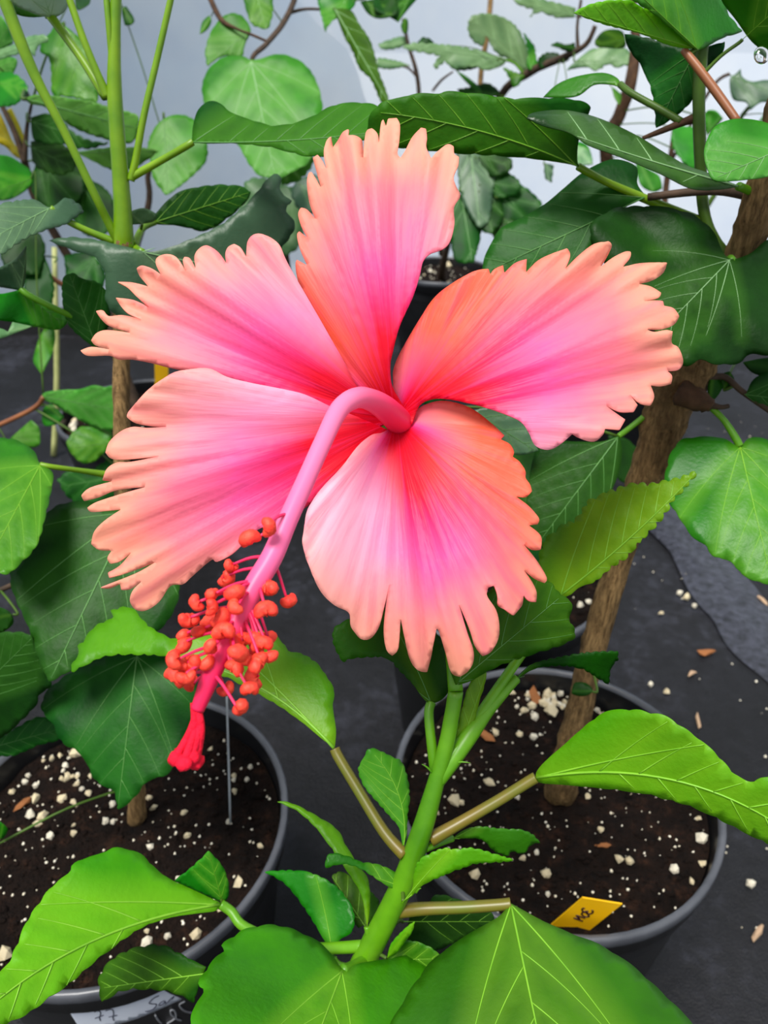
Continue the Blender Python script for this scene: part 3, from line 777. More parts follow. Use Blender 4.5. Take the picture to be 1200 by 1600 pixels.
leaf(P1, 'bright', s8([(375, 1372), (390, 1310), (430, 1260), (480, 1215), (505, 1200), (490, 1250), (460, 1290), (420, 1345)]), (604, 1497), (648, 1441), .364, .36, .2, .2, 0, .02, (10, 1), 0)
leaf(P1, 'deep', [(155, 1530), (175, 1500), (210, 1482), (250, 1477), (280, 1490), (322, 1511), (312, 1535), (303, 1566), (270, 1550), (230, 1545), (190, 1548), (160, 1566)],
     (330, 1520), (150, 1545), .40, .42, .2, .12, .04, .07, (26, 4), 5, stem=[(380, 1530, .392, .002), (480, 1540, .385, .0022), (556, 1520, .378, .003)])
# stipule hairs on the stem
for i, (x0, y0, x1, y1) in enumerate([(676, 1208, 659, 1194), (683, 1175, 695, 1160), (706, 1193, 735, 1192), (650, 1395, 658, 1388)]):
    v, f = tube([at(x0, y0, .341), at((x0+x1)/2, (y0+y1)/2-2, .339), at(x1, y1, .338)], [.0005, .0004, .0001], 6, 3); build('stipule', v, f, M['stem'], P1)

# ------------------------------------------------------------------ the flower
FC = np.array([618.0, 655.0])
V, F = tube([at(712, 1080, .334), at(700, 980, .342), at(665, 850, .350), at(640, 740, .352), at(628, 690, .348), at(622, 668, .340)], [.0033, .003, .003, .0034, .0075, .0095], 14, 6)
flower = build('flower', V, F, M['stem'], P1); flower['label'] = 'open pink flower with fringed salmon petals'
def petal(pts, ang_tip, R, dtip, conv, tw, seed, rip=.006, drop=0.0, warm=.92):
    out = smooth_outline(pts, 4, 60); out, _ = resample(out, 2.6)
    Q, F = fill(out, 7.0, seed)
    ax = np.array([math.cos(ang_tip), math.sin(ang_tip)]); cw = np.array([-ax[1], ax[0]])   # image y points down: cw is clockwise as seen
    rel = Q-FC; rr = np.linalg.norm(rel, axis=1)/R
    t = rel@ax/R; s = rel@cw/R
    lat = np.arctan2(s, np.maximum(t, 1e-3))/math.radians(48)
    lat = np.clip(lat, -1.4, 1.4)
    ed = seg_dist(Q, out, np.roll(out, -1, 0))/100.0
    r1 = np.clip(rr, 0, 1.2)
    d = .322 - .030*(1-np.exp(-r1/.16)) + (dtip-.292)*r1**1.4
    d = d + drop*np.maximum(r1-.55, 0)**2
    d = d + conv*lat**2*r1 - tw*lat*np.minimum(1.0, .25+r1)
    rp = np.array([noise.noise(Vector((l*4.2+seed*3.1, q*1.1, seed))) for l, q in zip(lat, r1)])
    fr = np.array([noise.noise(Vector((l*15+seed*5.3, q*2.2, seed+4))) for l, q in zip(lat, r1)])
    fine = np.array([noise.noise(Vector((l*26+seed, q*.8, seed+9))) for l, q in zip(lat, r1)])
    d = d + rip*rp*np.clip(r1*1.2, 0, 1) + .0062*fr*np.clip(r1-.45, 0, 1)**1.1*np.clip(1.2-ed*2.2, .15, 1)*1.6 + .0010*fine*np.clip(r1-.12, 0, .5)*2
    V = at_many(Q, d)
    p = build('petal', V, F, M['petal'], flower, attrs={'rad': rr, 'edge': ed, 'lat': lat, 'seed': np.full(len(Q), seed*2.7), 'warmth': np.full(len(Q), warm)}, solid=.0005)
    return p
T_ = [(625, 652), (600, 640), (559, 607), (540, 580), (512, 530), (485, 478), (467, 442), (462, 414), (464, 406), (480, 415), (469, 390), (464, 368), (468, 362), (481, 373), (471, 354), (466, 335), (470, 325), (480, 328), (493, 343), (484, 318), (480, 288), (482, 272), (487, 269), (494, 280), (502, 294), (493, 262), (489, 247), (497, 242), (504, 252), (510, 264), (506, 241), (508, 226), (512, 217), (517, 214), (520, 231), (529, 219), (536, 207), (545, 202), (544, 212), (554, 212), (563, 217), (566, 224), (567, 248), (570, 215), (574, 204), (582, 201), (590, 209), (592, 224), (595, 194), (599, 187), (603, 198), (606, 186), (620, 185), (625, 195), (624, 220), (621, 240), (626, 247), (633, 236), (644, 215), (658, 200), (666, 202), (667, 217), (666, 230), (674, 248), (683, 237), (699, 226), (709, 229), (710, 241), (717, 245), (716, 259), (709, 276), (712, 291), (719, 307), (709, 325), (710, 351), (703, 378), (691, 390), (672, 397), (661, 409), (655, 434), (644, 467), (625, 508), (614, 549), (610, 571), (613, 604), (632, 640)]
UL_ = [(600, 664), (560, 608), (540, 570), (520, 534), (488, 478), (460, 430), (447, 406), (436, 382), (420, 370), (404, 365), (392, 370), (386, 382), (385, 402), (376, 387), (366, 381), (357, 386), (352, 396), (354, 412), (341, 394), (324, 384), (311, 389), (304, 401), (306, 420), (297, 404), (288, 402), (286, 409), (290, 424), (276, 402), (258, 397), (245, 404), (244, 414), (252, 430), (237, 420), (221, 415), (214, 419), (219, 432), (232, 448), (210, 442), (184, 441), (200, 450), (214, 464), (232, 480), (208, 469), (181, 465), (190, 480), (202, 491), (222, 500), (192, 493), (170, 494), (161, 485), (150, 486), (158, 498), (172, 510), (205, 520), (168, 516), (151, 521), (143, 532), (150, 540), (172, 546), (144, 542), (126, 548), (137, 556), (172, 556), (186, 562), (208, 562), (240, 568), (262, 574), (292, 580), (332, 586), (368, 596), (412, 606), (456, 618), (520, 640), (580, 668)]
LL_ = [(606, 672), (560, 652), (522, 638), (478, 617), (437, 607), (396, 599), (355, 589), (330, 577), (306, 576), (273, 582), (241, 601), (220, 621), (202, 642), (198, 652), (212, 661), (237, 666), (262, 667), (230, 669), (208, 667), (188, 675), (171, 691), (165, 707), (175, 717), (200, 718), (250, 713), (205, 722), (183, 723), (167, 733), (160, 750), (176, 752), (141, 762), (127, 774), (132, 783), (155, 777), (183, 766), (228, 761), (192, 771), (152, 784), (137, 793), (143, 800), (171, 798), (190, 796), (163, 814), (147, 831), (143, 850), (155, 859), (175, 860), (168, 872), (173, 881), (188, 877), (206, 863), (188, 884), (169, 895), (171, 903), (200, 895), (243, 878), (212, 896), (157, 918), (171, 919), (188, 912), (190, 922), (205, 920), (222, 908), (208, 922), (203, 938), (212, 952), (228, 954), (249, 940), (267, 915), (286, 913), (300, 901), (330, 875), (339, 878), (363, 866), (384, 846), (404, 827), (457, 805), (486, 786), (520, 756), (560, 712), (600, 690)]
B_ = [(622, 660), (598, 676), (580, 680), (558, 698), (534, 730), (502, 764), (481, 796), (475, 827), (473, 852), (485, 890), (502, 925), (523, 946), (545, 957), (548, 978), (556, 990), (566, 999), (579, 997), (592, 980), (600, 950), (609, 912), (604, 943), (600, 985), (604, 1015), (613, 1024), (622, 1013), (626, 966), (632, 995), (641, 1030), (653, 1047), (667, 1050), (673, 1026), (677, 1008), (682, 982), (686, 986), (696, 1018), (705, 1050), (719, 1057), (735, 1044), (740, 1020), (730, 988), (717, 944), (733, 982), (742, 1009), (754, 1025), (766, 1019), (777, 1002), (780, 978), (775, 953), (761, 931), (763, 918), (772, 915), (777, 929), (778, 945), (789, 953), (802, 962), (815, 946), (818, 930), (826, 939), (837, 941), (838, 925), (830, 908), (818, 891), (835, 904), (851, 911), (854, 903), (838, 876), (817, 850), (831, 859), (845, 859), (845, 838), (826, 821), (840, 819), (842, 810), (826, 791), (806, 776), (821, 777), (831, 768), (828, 757), (821, 747), (821, 736), (812, 722), (801, 714), (803, 706), (796, 694), (782, 687), (788, 681), (765, 659), (740, 640), (716, 630), (691, 626), (667, 631), (648, 642)]
R_ = [(628, 664), (616, 630), (614, 600), (616, 572), (636, 532), (660, 492), (680, 464), (708, 442), (740, 424), (763, 420), (766, 429), (773, 420), (786, 415), (788, 427), (804, 412), (823, 405), (822, 426), (840, 408), (864, 396), (886, 388), (891, 400), (883, 421), (904, 400), (928, 382), (952, 377), (955, 386), (944, 408), (938, 418), (956, 404), (976, 394), (986, 394), (984, 404), (973, 417), (1000, 412), (1042, 410), (1036, 426), (1020, 438), (997, 444), (1016, 448), (1033, 458), (1028, 466), (1006, 471), (1022, 470), (1036, 471), (1037, 478), (1052, 482), (1061, 494), (1052, 508), (1032, 515), (1010, 515), (1022, 519), (1040, 516), (1051, 518), (1049, 535), (1060, 544), (1067, 564), (1060, 578), (1042, 580), (1050, 588), (1048, 600), (1032, 604), (1016, 602), (1022, 620), (1016, 634), (1000, 631), (983, 616), (996, 633), (990, 644), (968, 644), (946, 634), (962, 646), (977, 656), (968, 672), (945, 670), (942, 679), (928, 690), (908, 686), (894, 678), (876, 694), (856, 703), (836, 696), (826, 676), (812, 658), (780, 644), (740, 632), (700, 624), (676, 624), (655, 634), (644, 662)]
rad = math.radians
petal(T_, rad(-93), 455, .305, .010, .006, 1, drop=.05)
petal(UL_, rad(-157), 490, .300, .010, .006, 2, drop=.03, warm=.4)
petal(LL_, rad(155), 500, .282, .010, .007, 3, drop=.06, warm=.35)
petal(B_, rad(71), 420, .268, .014, .006, 4, drop=.10)
petal(R_, rad(-21), 470, .292, .010, .007, 5, drop=.04)
# staminal column
colp = [(634, 676, .330, .0060), (624, 660, .316, .0056), (604, 640, .299, .0050), (580, 625, .286, .0042), (556, 622, .276, .0038), (530, 640, .266, .0034), (505, 690, .256, .0031), (478, 750, .248, .0031), (450, 812, .241, .0032), (425, 870, .236, .0034), (395, 920, .232, .0034), (368, 975, .229, .0034), (340, 1030, .226, .0032), (322, 1075, .225, .0026), (308, 1110, .224, .0020)]
cp = np.array([np.append(at(x, y, d), r) for x, y, d, r in colp])
v, f = tube(cp[:, :3], cp[:, 3], 16, 6)
ra = np.repeat(np.linspace(0, .86, len(v)//16), 16)
col = build('staminal_column', v, f, M['column'], flower, attrs={'rad': ra})
CC = catmull(np.array(colp), 12)
TIP = (308, 1108, .224)
for i, (x, y, d) in enumerate([(276, 1182, .222), (288, 1190, .220), (300, 1180, .222), (306, 1188, .224), (284, 1176, .226)]):
    v, f = tube([at(312-2*i, 1098, .2242), at((x+310)/2+6, 1140, .2235), at(x, y, d)], [.0013, .0012, .0013], 8, 4)
    st = build('style_branch', v, f, M['stigma'], flower)
    # fuzzy stigma pad
    me, vv, ff = rock_mesh('tmp', M['stigma'], 300+i, .12); bpy.data.meshes.remove(me)
    from mathutils import Quaternion
    vv2 = []
    for p in vv: vv2.append(p)
    # subdivide pad for a round fuzzy look
    VV, FF, mp = [list(p) for p in vv2], [], {}
    def mdp(a, b):
        k = (min(a, b), max(a, b))
        if k not in mp:
            q = (np.array(VV[a])+np.array(VV[b]))/2; q /= np.linalg.norm(q)
            VV.append(list(q*(1+rnd.uniform(-.1, .14)))); mp[k] = len(VV)-1
        return mp[k]
    for a, b, c in ff:
        x1, x2, x3 = mdp(a, b), mdp(b, c), mdp(c, a); FF += [(a, x1, x3), (b, x2, x1), (c, x3, x2), (x1, x2, x3)]
    VV = np.array(VV)*np.array([.0026, .0026, .0020])+at(x, y+2, d)
    build('stigma', VV.tolist(), FF, M['stigma'], st)
# anthers on filaments
ANT = [(735, 15), (648, 105), (535, 248), (475, 330), (545, 425), (425, 430), (740, 405), (872, 462), (570, 500), (745, 560), (380, 515), (265, 580), (410, 620), (215, 690), (470, 680), (195, 840), (360, 850), (160, 970), (290, 995), (240, 930), (545, 810), (675, 710), (755, 705), (655, 795), (770, 810), (715, 870), (530, 910), (480, 1010), (690, 950), (640, 1040), (560, 1140), (595, 725), (330, 660), (205, 745), (720, 770), (325, 480), (440, 570), (610, 860), (420, 760), (250, 860)]
def anther_mesh(seed):
    r = random.Random(seed); n, s = 12, 9; pts, rr = [], []
    for i in range(n+1):
        a = -1.9+3.8*i/n; pts.append((math.cos(a)*.40, math.sin(a)*.44, .12*math.sin(a*1.5+seed))); rr.append(.60*math.sin(math.pi*(i+.9)/(n+1.8))**.45)
    v, f = tube(pts, rr, s, 1, True, .15, seed)
    return v, f
AM = [anther_mesh(i) for i in range(4)]
for i, (zx, zy) in enumerate(ANT):
    x, y = 230+zx/4, 820+zy/4
    # leave the column a little above the anther
    dist = np.hypot(CC[:, 0]-x, CC[:, 1]-y); j = int(np.argmin(dist)); j = max(60, j-4-int(dist[j]/9)); j = min(j, len(CC)-14)
    cx, cy, cd, crr = CC[j]
    da = cd + (-.012, -.004, .006, .012, -.008)[i % 5]*(1 if dist.min() < 40 else .8)
    if dist.min() < 14: da = cd-.010
    p0, p1 = at(cx, cy, cd), at(x, y, da)
    mid = (p0+p1)/2+np.array([0, 0, .0012])
    v, f = tube([p0, mid, p1], [.0006, .0005, .00042], 6, 4); fo = build('filament', v, f, M['filament'], flower)
    s = .0036*(1+.18*math.sin(i*2.3))
    v, f = AM[i % 4]; v = np.array(v)*s
    a1, a2 = i*1.9, i*.7
    Rz = np.array([[math.cos(a1), -math.sin(a1), 0], [math.sin(a1), math.cos(a1), 0], [0, 0, 1]])
    Rx = np.array([[1, 0, 0], [0, math.cos(a2*.5), -math.sin(a2*.5)], [0, math.sin(a2*.5), math.cos(a2*.5)]])
    # disc plane roughly faces the lens
    cb = np.array([[1, 0, 0], [0, SP, -CP], [0, CP, SP]]).T
    cb = np.stack([np.array([1, 0, 0]), np.array([0, SP, CP]), np.array([0, -CP, SP])], 1)
    vv = (cb @ (Rx @ (Rz @ v.T))).T + p1
    build('anther', vv, f, M['anther'], fo)

# ================================================================== plant in the left pot
b2 = at_z(213, 1280, SOIL_Z-.008)
P2 = thing('hibiscus_plant', b2, 'hibiscus with upright lime-green stems rising from the left pot', 'plant')
branch(P2, [(214, 1262, .625, .0074), (208, 1150, .590, .0066), (200, 1000, .560, .0062), (194, 830, .535, .0058), (190, 680, .515, .0056), (190, 560, .50, .0056), (191, 450, .485, .0055), (194, 375, .472, .0058)], 'bark', 'trunk', 12, .2, 6, 5, start=[(b2[0], b2[1], b2[2], .0078)])
branch(P2, [(194, 385, .474, .0060), (193, 360, .470, .0058), (190, 300, .462, .0050), (184, 220, .452, .0046), (179, 140, .444, .0042), (179, 70, .437, .0034), (182, -30, .428, .003)], 'stem_y', 'stem', 14, .03, 6, 2)
branch(P2, [(186, 378, .474, .0034), (168, 345, .466, .0026), (146, 300, .455, .0024), (100, 205, .440, .0024), (58, 125, .43, .0029), (30, 60, .422, .0033), (-4, -30, .412, .0034)], 'stem_y', 'stem', 12, .02)
branch(P2, [(168, 152, .446, .0028), (150, 110, .44, .0022), (128, 55, .434, .0021), (104, -15, .428, .002)], 'stem_y', 'stem', 12, .02)
branch(P2, [(204, 282, .460, .0024), (212, 250, .456, .0022), (225, 180, .448, .0020), (246, 90, .44, .0019), (270, -15, .43, .0018)], 'stem_y', 'stem', 12, .02)
branch(P2, [(174, 85, .438, .0018), (170, 40, .432, .0017), (165, -15, .428, .0017)], 'stem_y', 'stem', 10, .02)
# leaf across the top, seen edge-on from below
leaf(P2, 'deep', [(300, 221), (302, 196), (310, 172), (328, 158), (345, 163), (365, 178), (400, 190), (430, 197), (470, 190), (500, 176), (525, 164), (565, 161), (592, 168), (600, 190), (580, 215), (550, 222), (525, 240), (482, 244), (425, 230), (370, 224), (320, 224)],
     (301, 222), (596, 205), .447, .42, -.5, .1, .03, .04, (36, 2), 6, vein='vein_d', bend=6, palm=1,
     stem=[(290, 229, .448, .0021), (250, 252, .455, .0021), (205, 277, .460, .0025)], smat='stem_y', puck=.006)
leaf(P2, 'white_sheen', ZTL([(60, -20), (530, -30), (500, 60), (450, 110), (400, 125), (330, 122), (230, 90), (120, 40)]), (80, 27), (60, -30), .443, .41, .3, .1, .05, .04, None, 3, vein='vein_p',
     stem=[(90, 40, .444, .0026), (130, 95, .446, .0025), (166, 152, .448, .003)], smat='stem_y')
leaf(P2, 'mid', ZTL([(60, -20), (90, 60), (130, 110), (230, 130), (330, 125), (250, 85), (150, 40)]), (72, 27), (14, -6), .447, .42, .3, .1, 0, .03, None, 0)
leaf(P2, 'grey', c1([(150, 648), (110, 625), (60, 628), (0, 640), (-60, 680), (-80, 760), (0, 792), (40, 770), (90, 740), (150, 716), (205, 700), (262, 660), (240, 635), (205, 619), (175, 640)]),
     (78, 325), (-38, 385), .455, .42, .2, .1, .03, .05, (14, 3), 5, vein='vein_p', stem=[(105, 345, .462, .002), (140, 362, .468, .0021), (180, 378, .474, .0026)], smat='stem_y')
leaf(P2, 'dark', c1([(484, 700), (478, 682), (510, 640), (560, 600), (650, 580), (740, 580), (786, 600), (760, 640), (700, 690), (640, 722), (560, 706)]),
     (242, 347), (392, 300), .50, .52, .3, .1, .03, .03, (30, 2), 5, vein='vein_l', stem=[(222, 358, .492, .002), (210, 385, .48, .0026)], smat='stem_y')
leaf(P2, 'pale', c1([(404, 662), (450, 650), (492, 670), (480, 692), (440, 700), (408, 702)]), (222, 350), (203, 332), .485, .475, .2, .1, 0, .02, None, 0)
leaf(P2, 'grey', [(75, 376), (110, 371), (150, 375), (200, 386), (240, 393), (300, 373), (350, 348), (395, 308), (425, 273), (441, 280), (436, 296), (456, 315), (446, 330), (461, 350), (447, 378), (400, 430), (300, 470), (215, 500), (185, 495), (166, 470), (165, 430), (150, 403), (115, 391)],
     (222, 394), (448, 320), .455, .475, .2, .14, .04, .06, (26, 2.5), 5, vein='vein_p', palm=2, stem=[(212, 388, .476, .0024), (205, 375, .474, .0028)], smat='stem_y')
leaf(P2, 'dark', [(97, 445), (101, 432), (114, 427), (133, 437), (150, 440), (166, 455), (172, 492), (165, 520), (150, 545), (130, 530), (108, 508), (99, 480)], (150, 540), (108, 428), .50, .48, .3, .15, .03, .04, (16, 2), 4, vein='vein_d')
leaf(P2, 'grey', c3([(-60, 190), (0, 162), (60, 130), (99, 80), (96, 200), (82, 250), (0, 236), (-60, 225)]), (33, 452), (42, 384), .47, .45, .4, .2, 0, .03, None, 3, vein='vein_p',
     stem=[(48, 463, .472, .002), (90, 484, .482, .002), (150, 512, .50, .0022), (188, 545, .503, .003)])
leaf(P2, 'mid', c3([(-40, 245), (0, 262), (60, 250), (90, 245), (150, 300), (200, 318), (245, 345), (250, 372), (215, 397), (140, 386), (60, 370), (-40, 345)]), (34, 455), (100, 508), .475, .50, -.5, .1, .03, .04, None, 4, vein='vein_d')
leaf(P2, 'pale', c3([(-50, 425), (-50, 400), (0, 392), (30, 405), (50, 360), (90, 370), (128, 382), (60, 408), (0, 430)]), (52, 510), (-20, 525), .55, .53, .2, .1, 0, .03, None, 0)
leaf(P2, 'mid', [(62, 724), (54, 706), (30, 690), (0, 685), (-60, 690), (-90, 780), (-50, 870), (3, 897), (30, 882), (58, 850), (72, 800), (81, 762), (82, 738)],
     (63, 726), (-20, 880), .482, .43, .15, .12, .05, .04, (22, 2.5), 4, vein='vein_l', palm=2, stem=[(85, 730, .485, .0017), (130, 736, .50, .0018), (186, 745, .52, .003)], smat='stem_y', vw=.8)
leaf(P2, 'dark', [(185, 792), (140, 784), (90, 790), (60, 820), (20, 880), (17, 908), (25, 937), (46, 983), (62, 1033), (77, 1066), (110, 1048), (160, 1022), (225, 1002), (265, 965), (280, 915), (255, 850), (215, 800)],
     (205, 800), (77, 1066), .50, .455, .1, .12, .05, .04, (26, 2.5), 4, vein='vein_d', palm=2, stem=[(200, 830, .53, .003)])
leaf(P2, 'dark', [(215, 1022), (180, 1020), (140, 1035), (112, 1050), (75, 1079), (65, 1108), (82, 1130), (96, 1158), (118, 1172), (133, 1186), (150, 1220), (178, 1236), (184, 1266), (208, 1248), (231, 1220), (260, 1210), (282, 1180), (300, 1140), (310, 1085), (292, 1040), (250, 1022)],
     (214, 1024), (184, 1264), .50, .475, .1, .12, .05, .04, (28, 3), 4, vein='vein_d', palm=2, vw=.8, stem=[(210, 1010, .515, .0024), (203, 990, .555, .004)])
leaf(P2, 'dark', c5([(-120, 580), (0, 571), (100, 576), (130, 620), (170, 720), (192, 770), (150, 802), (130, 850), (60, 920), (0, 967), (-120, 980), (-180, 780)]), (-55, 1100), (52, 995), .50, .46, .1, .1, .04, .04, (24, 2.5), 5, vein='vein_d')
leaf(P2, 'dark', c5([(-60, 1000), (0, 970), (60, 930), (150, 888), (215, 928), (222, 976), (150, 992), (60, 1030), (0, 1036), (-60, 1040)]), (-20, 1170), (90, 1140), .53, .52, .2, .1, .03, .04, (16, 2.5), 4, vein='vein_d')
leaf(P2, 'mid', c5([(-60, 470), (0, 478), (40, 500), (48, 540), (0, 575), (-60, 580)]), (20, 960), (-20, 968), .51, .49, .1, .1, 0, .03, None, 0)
leaf(P2, 'mid', [(-6, 1300), (0, 1284), (12, 1296), (4, 1312)], (0, 1310), (5, 1286), .56, .55, .1, .1, 0, 0, None, 0)
# twigs of the left plant
branch(P2, [(196, 920, .548, .004), (150, 900, .54, .0022), (60, 900, .53, .002), (-50, 960, .52, .0018), (-60, 1090, .50, .0018)], 'twig', 'twig', 8)

# ================================================================== plant in the right pot
b3 = at_z(874, 1240, SOIL_Z-.008)
P3 = thing('hibiscus_plant', b3, 'hibiscus with a thick knotted bark trunk growing from the right pot', 'plant')
branch(P3, [(880, 1215, .628, .0125), (905, 1110, .596, .0100), (935, 985, .561, .0090), (975, 850, .524, .0088), (1022, 705, .484, .0120), (1052, 620, .466, .0150), (1082, 575, .455, .0130), (1115, 520, .445, .0105), (1160, 400, .425, .0098), (1192, 290, .40, .0086), (1222, 170, .385, .0075), (1250, 20, .37, .006)],
       'bark', 'trunk', 18, .28, 8, 11, start=[(b3[0], b3[1], b3[2], .0135)])
branch(P3, [(1062, 612, .452, .008), (1098, 628, .445, .006), (1112, 636, .442, .003)], 'bark_d', 'knot', 10, .3)
branch(P3, [(1098, 630, .446, .003), (1125, 636, .442, .0016), (1139, 634, .441, .0014)], 'twig', 'twig', 8)
branch(P3, [(1080, 600, .452, .003), (1128, 588, .45, .002), (1160, 612, .447, .0018), (1215, 650, .44, .0018)], 'twig', 'twig', 8)
branch(P3, [(1160, 430, .43, .004), (1120, 380, .425, .003), (1100, 330, .42, .0030), (1094, 240, .41, .0032), (1092, 150, .40, .0032), (1096, 70, .392, .0036)], 'stem_o', 'stem', 12, .05)
branch(P3, [(1185, 305, .405, .004), (1130, 298, .408, .0026), (1080, 300, .412, .0022), (1012, 308, .42, .002)], 'twig', 'twig', 10)
branch(P3, [(1094, 182, .404, .003), (1070, 190, .408, .0020), (1030, 206, .412, .0015), (1004, 216, .414, .001)], 'bark_d', 'twig', 8)
branch(P3, [(1068, 78, .385, .0018), (1090, 105, .383, .0021), (1120, 145, .381, .0022), (1152, 190, .378, .0020)], 'red_petiole', 'twig', 10)
leaf(P3, 'deep', [(907, 262), (885, 256), (830, 248), (775, 243), (725, 240), (675, 236), (620, 230), (580, 215), (575, 190), (590, 165), (615, 155), (650, 146), (680, 147), (700, 143), (750, 147), (800, 154), (850, 153), (900, 156), (920, 165), (920, 176), (905, 215), (902, 250)],
     (903, 260), (585, 175), .41, .40, -.45, .1, .03, .04, (44, 2.5), 5, vein='vein_l', bend=14, puck=.006, vw=.7, stem=[(920, 270, .413, .002), (960, 290, .42, .002), (1090, 345, .424, .003)], smat='stem_y')
leaf(P3, 'gloss', c2([(446, 370), (455, 358), (490, 349), (560, 345), (640, 360), (720, 390), (800, 430), (880, 480), (950, 520), (1010, 540), (1060, 562), (1112, 582), (1050, 592), (960, 590), (860, 542), (740, 492), (640, 455), (580, 416), (500, 394)]),
     (1154, 291), (824, 185), .395, .385, .5, .3, .03, .02, None, 5, vein='vein_p', bend=-4, puck=.008, stem=[(1170, 298, .40, .0022), (1186, 306, .404, .003)], smat='stem')
leaf(P3, 'bright', c2([(982, 152), (930, 150), (880, 138), (800, 105), (700, 80), (640, 60), (592, 40), (640, 15), (700, 2), (770, 2), (800, 20), (850, 40), (900, 80), (950, 120)]), (1088, 76), (896, 20), .385, .36, -.5, .1, .02, .03, (16, 1.5), 5, puck=.008)
leaf(P3, 'mid', c2([(775, -5), (790, -40), (900, -50), (1000, -30), (1060, 10), (1075, 45), (1120, 100), (1060, 118), (1020, 140), (984, 156), (955, 140), (900, 90), (840, 40)]), (1090, 77), (985, -22), .384, .35, .2, .2, .02, .04, (22, 2), 4, puck=.012)
LEAF_TR = leaf(P3, 'mid', c2([(1040, -40), (1060, 10), (1100, 62), (1150, 130), (1200, 162), (1300, 200), (1340, 60), (1280, -60)]), (1160, 62), (1250, -20), .37, .34, .2, .1, .03, .03, None, 4, puck=.01)
leaf(P3, 'dark', c2([(750, 105), (830, 120), (900, 140), (980, 150), (1065, 130), (1055, 170), (1010, 210), (975, 280), (950, 330), (900, 370), (850, 402), (845, 340), (832, 270), (800, 200), (770, 160)]), (1086, 80), (1026, 200), .40, .42, .2, .15, .02, .04, (26, 2), 4, vein='vein_d')
leaf(P3, 'fresh', c2([(1000, 480), (1012, 430), (1042, 390), (1100, 372), (1180, 380), (1240, 410), (1290, 480), (1260, 530), (1200, 552), (1150, 560), (1040, 566), (1012, 532)]), (1245, 222), (1118, 278), .372, .365, .1, .12, .04, .03, None, 4, vein='vein_p', puck=.01)
leaf(P3, 'mid', c2([(498, 304), (540, 265), (600, 240), (680, 228), (728, 244), (745, 275), (705, 264), (655, 266), (610, 298), (560, 306)]), (969, 132), (850, 152), .425, .44, .3, .15, .03, .04, None, 0, stem=[(985, 145, .42, .0019), (1030, 170, .413, .0019), (1064, 190, .408, .002)], smat='stem_o')
leaf(P3, 'dark', [(1010, 307), (996, 288), (995, 262), (970, 250), (945, 252), (910, 270), (880, 295), (850, 320), (815, 340), (785, 355), (772, 372), (755, 410), (765, 440), (850, 440), (920, 405), (928, 368), (942, 346), (972, 326)],
     (1008, 308), (760, 425), .42, .43, .2, .15, .03, .04, None, 5, vein='vein_d', palm=1)
leaf(P3, 'dark', [(1142, 405), (1128, 392), (1118, 368), (1092, 342), (1060, 328), (1010, 322), (960, 327), (930, 344), (922, 362), (930, 390), (960, 430), (1000, 480), (1040, 540), (1068, 571), (1096, 562), (1121, 569), (1154, 567), (1175, 552), (1205, 555), (1250, 540), (1290, 470), (1270, 400), (1230, 372), (1200, 376), (1170, 397)],
     (1141, 405), (1030, 520), .40, .395, .1, .1, .05, .05, (40, 3), 4, vein='vein_p', palm=2, puck=.02, stem=[(1150, 412, .41, .0024), (1162, 410, .42, .003)])
leaf(P3, 'mid', [(1155, 698), (1130, 685), (1090, 683), (1062, 690), (1045, 718), (1039, 760), (1048, 788), (1070, 820), (1078, 836), (1100, 850), (1117, 870), (1142, 876), (1158, 896), (1197, 912), (1240, 900), (1290, 820), (1265, 730), (1205, 690), (1172, 684)],
     (1156, 697), (1205, 905), .44, .405, .1, .1, .05, .04, (36, 3), 4, vein='vein_l', palm=2, puck=.015, vw=.7, stem=[(1148, 682, .441, .0022), (1130, 655, .443, .0018), (1108, 634, .446, .002)], smat='stem')
leaf(P3, 'dark', [(967, 680), (940, 690), (900, 690), (850, 690), (832, 720), (822, 800), (838, 850), (870, 858), (900, 832), (940, 792), (965, 745), (972, 705)], (966, 682), (840, 850), .47, .47, .1, .12, .03, .03, None, 5, vein='vein_d', stem=[(985, 668, .472, .0018), (1020, 640, .472, .002)], smat='stem')
leaf(P3, 'grey', c4([(95, 700), (200, 680), (290, 760), (340, 850), (260, 866), (180, 830)]), (735, 640), (838, 705), .46, .46, .2, .1, 0, .03, None, 3, vein='vein_d')
leaf(P3, 'dark', [(1215, 655), (1195, 640), (1165, 618), (1178, 592), (1210, 580), (1260, 590), (1270, 640)], (1162, 616), (1270, 630), .445, .43, .2, .12, 0, .03, None, 3, vein='vein_d')
leaf(P3, 'dark', [(1160, 566), (1190, 560), (1240, 556), (1250, 600), (1200, 590), (1175, 582)], (1150, 565), (1250, 580), .46, .45, .2, .12, 0, .03, None, 0)
leaf(P3, 'deep', [(1112, 580), (1122, 590), (1130, 602), (1120, 620), (1108, 630), (1106, 605)], (1108, 630), (1114, 582), .448, .45, .2, .12, 0, .03, None, 0)
leaf(P3, 'deep', [(1130, 584), (1140, 580), (1147, 592), (1144, 606), (1132, 612), (1126, 598)], (1130, 610), (1142, 582), .452, .45, .2, .12, 0, .03, None, 0)
leaf(P3, 'dark', [(897, 1068), (910, 1066), (920, 1070), (926, 1078), (920, 1086), (905, 1088), (893, 1084)], (925, 1080), (893, 1080), .545, .55, .2, .2, 0, .03, None, 0)

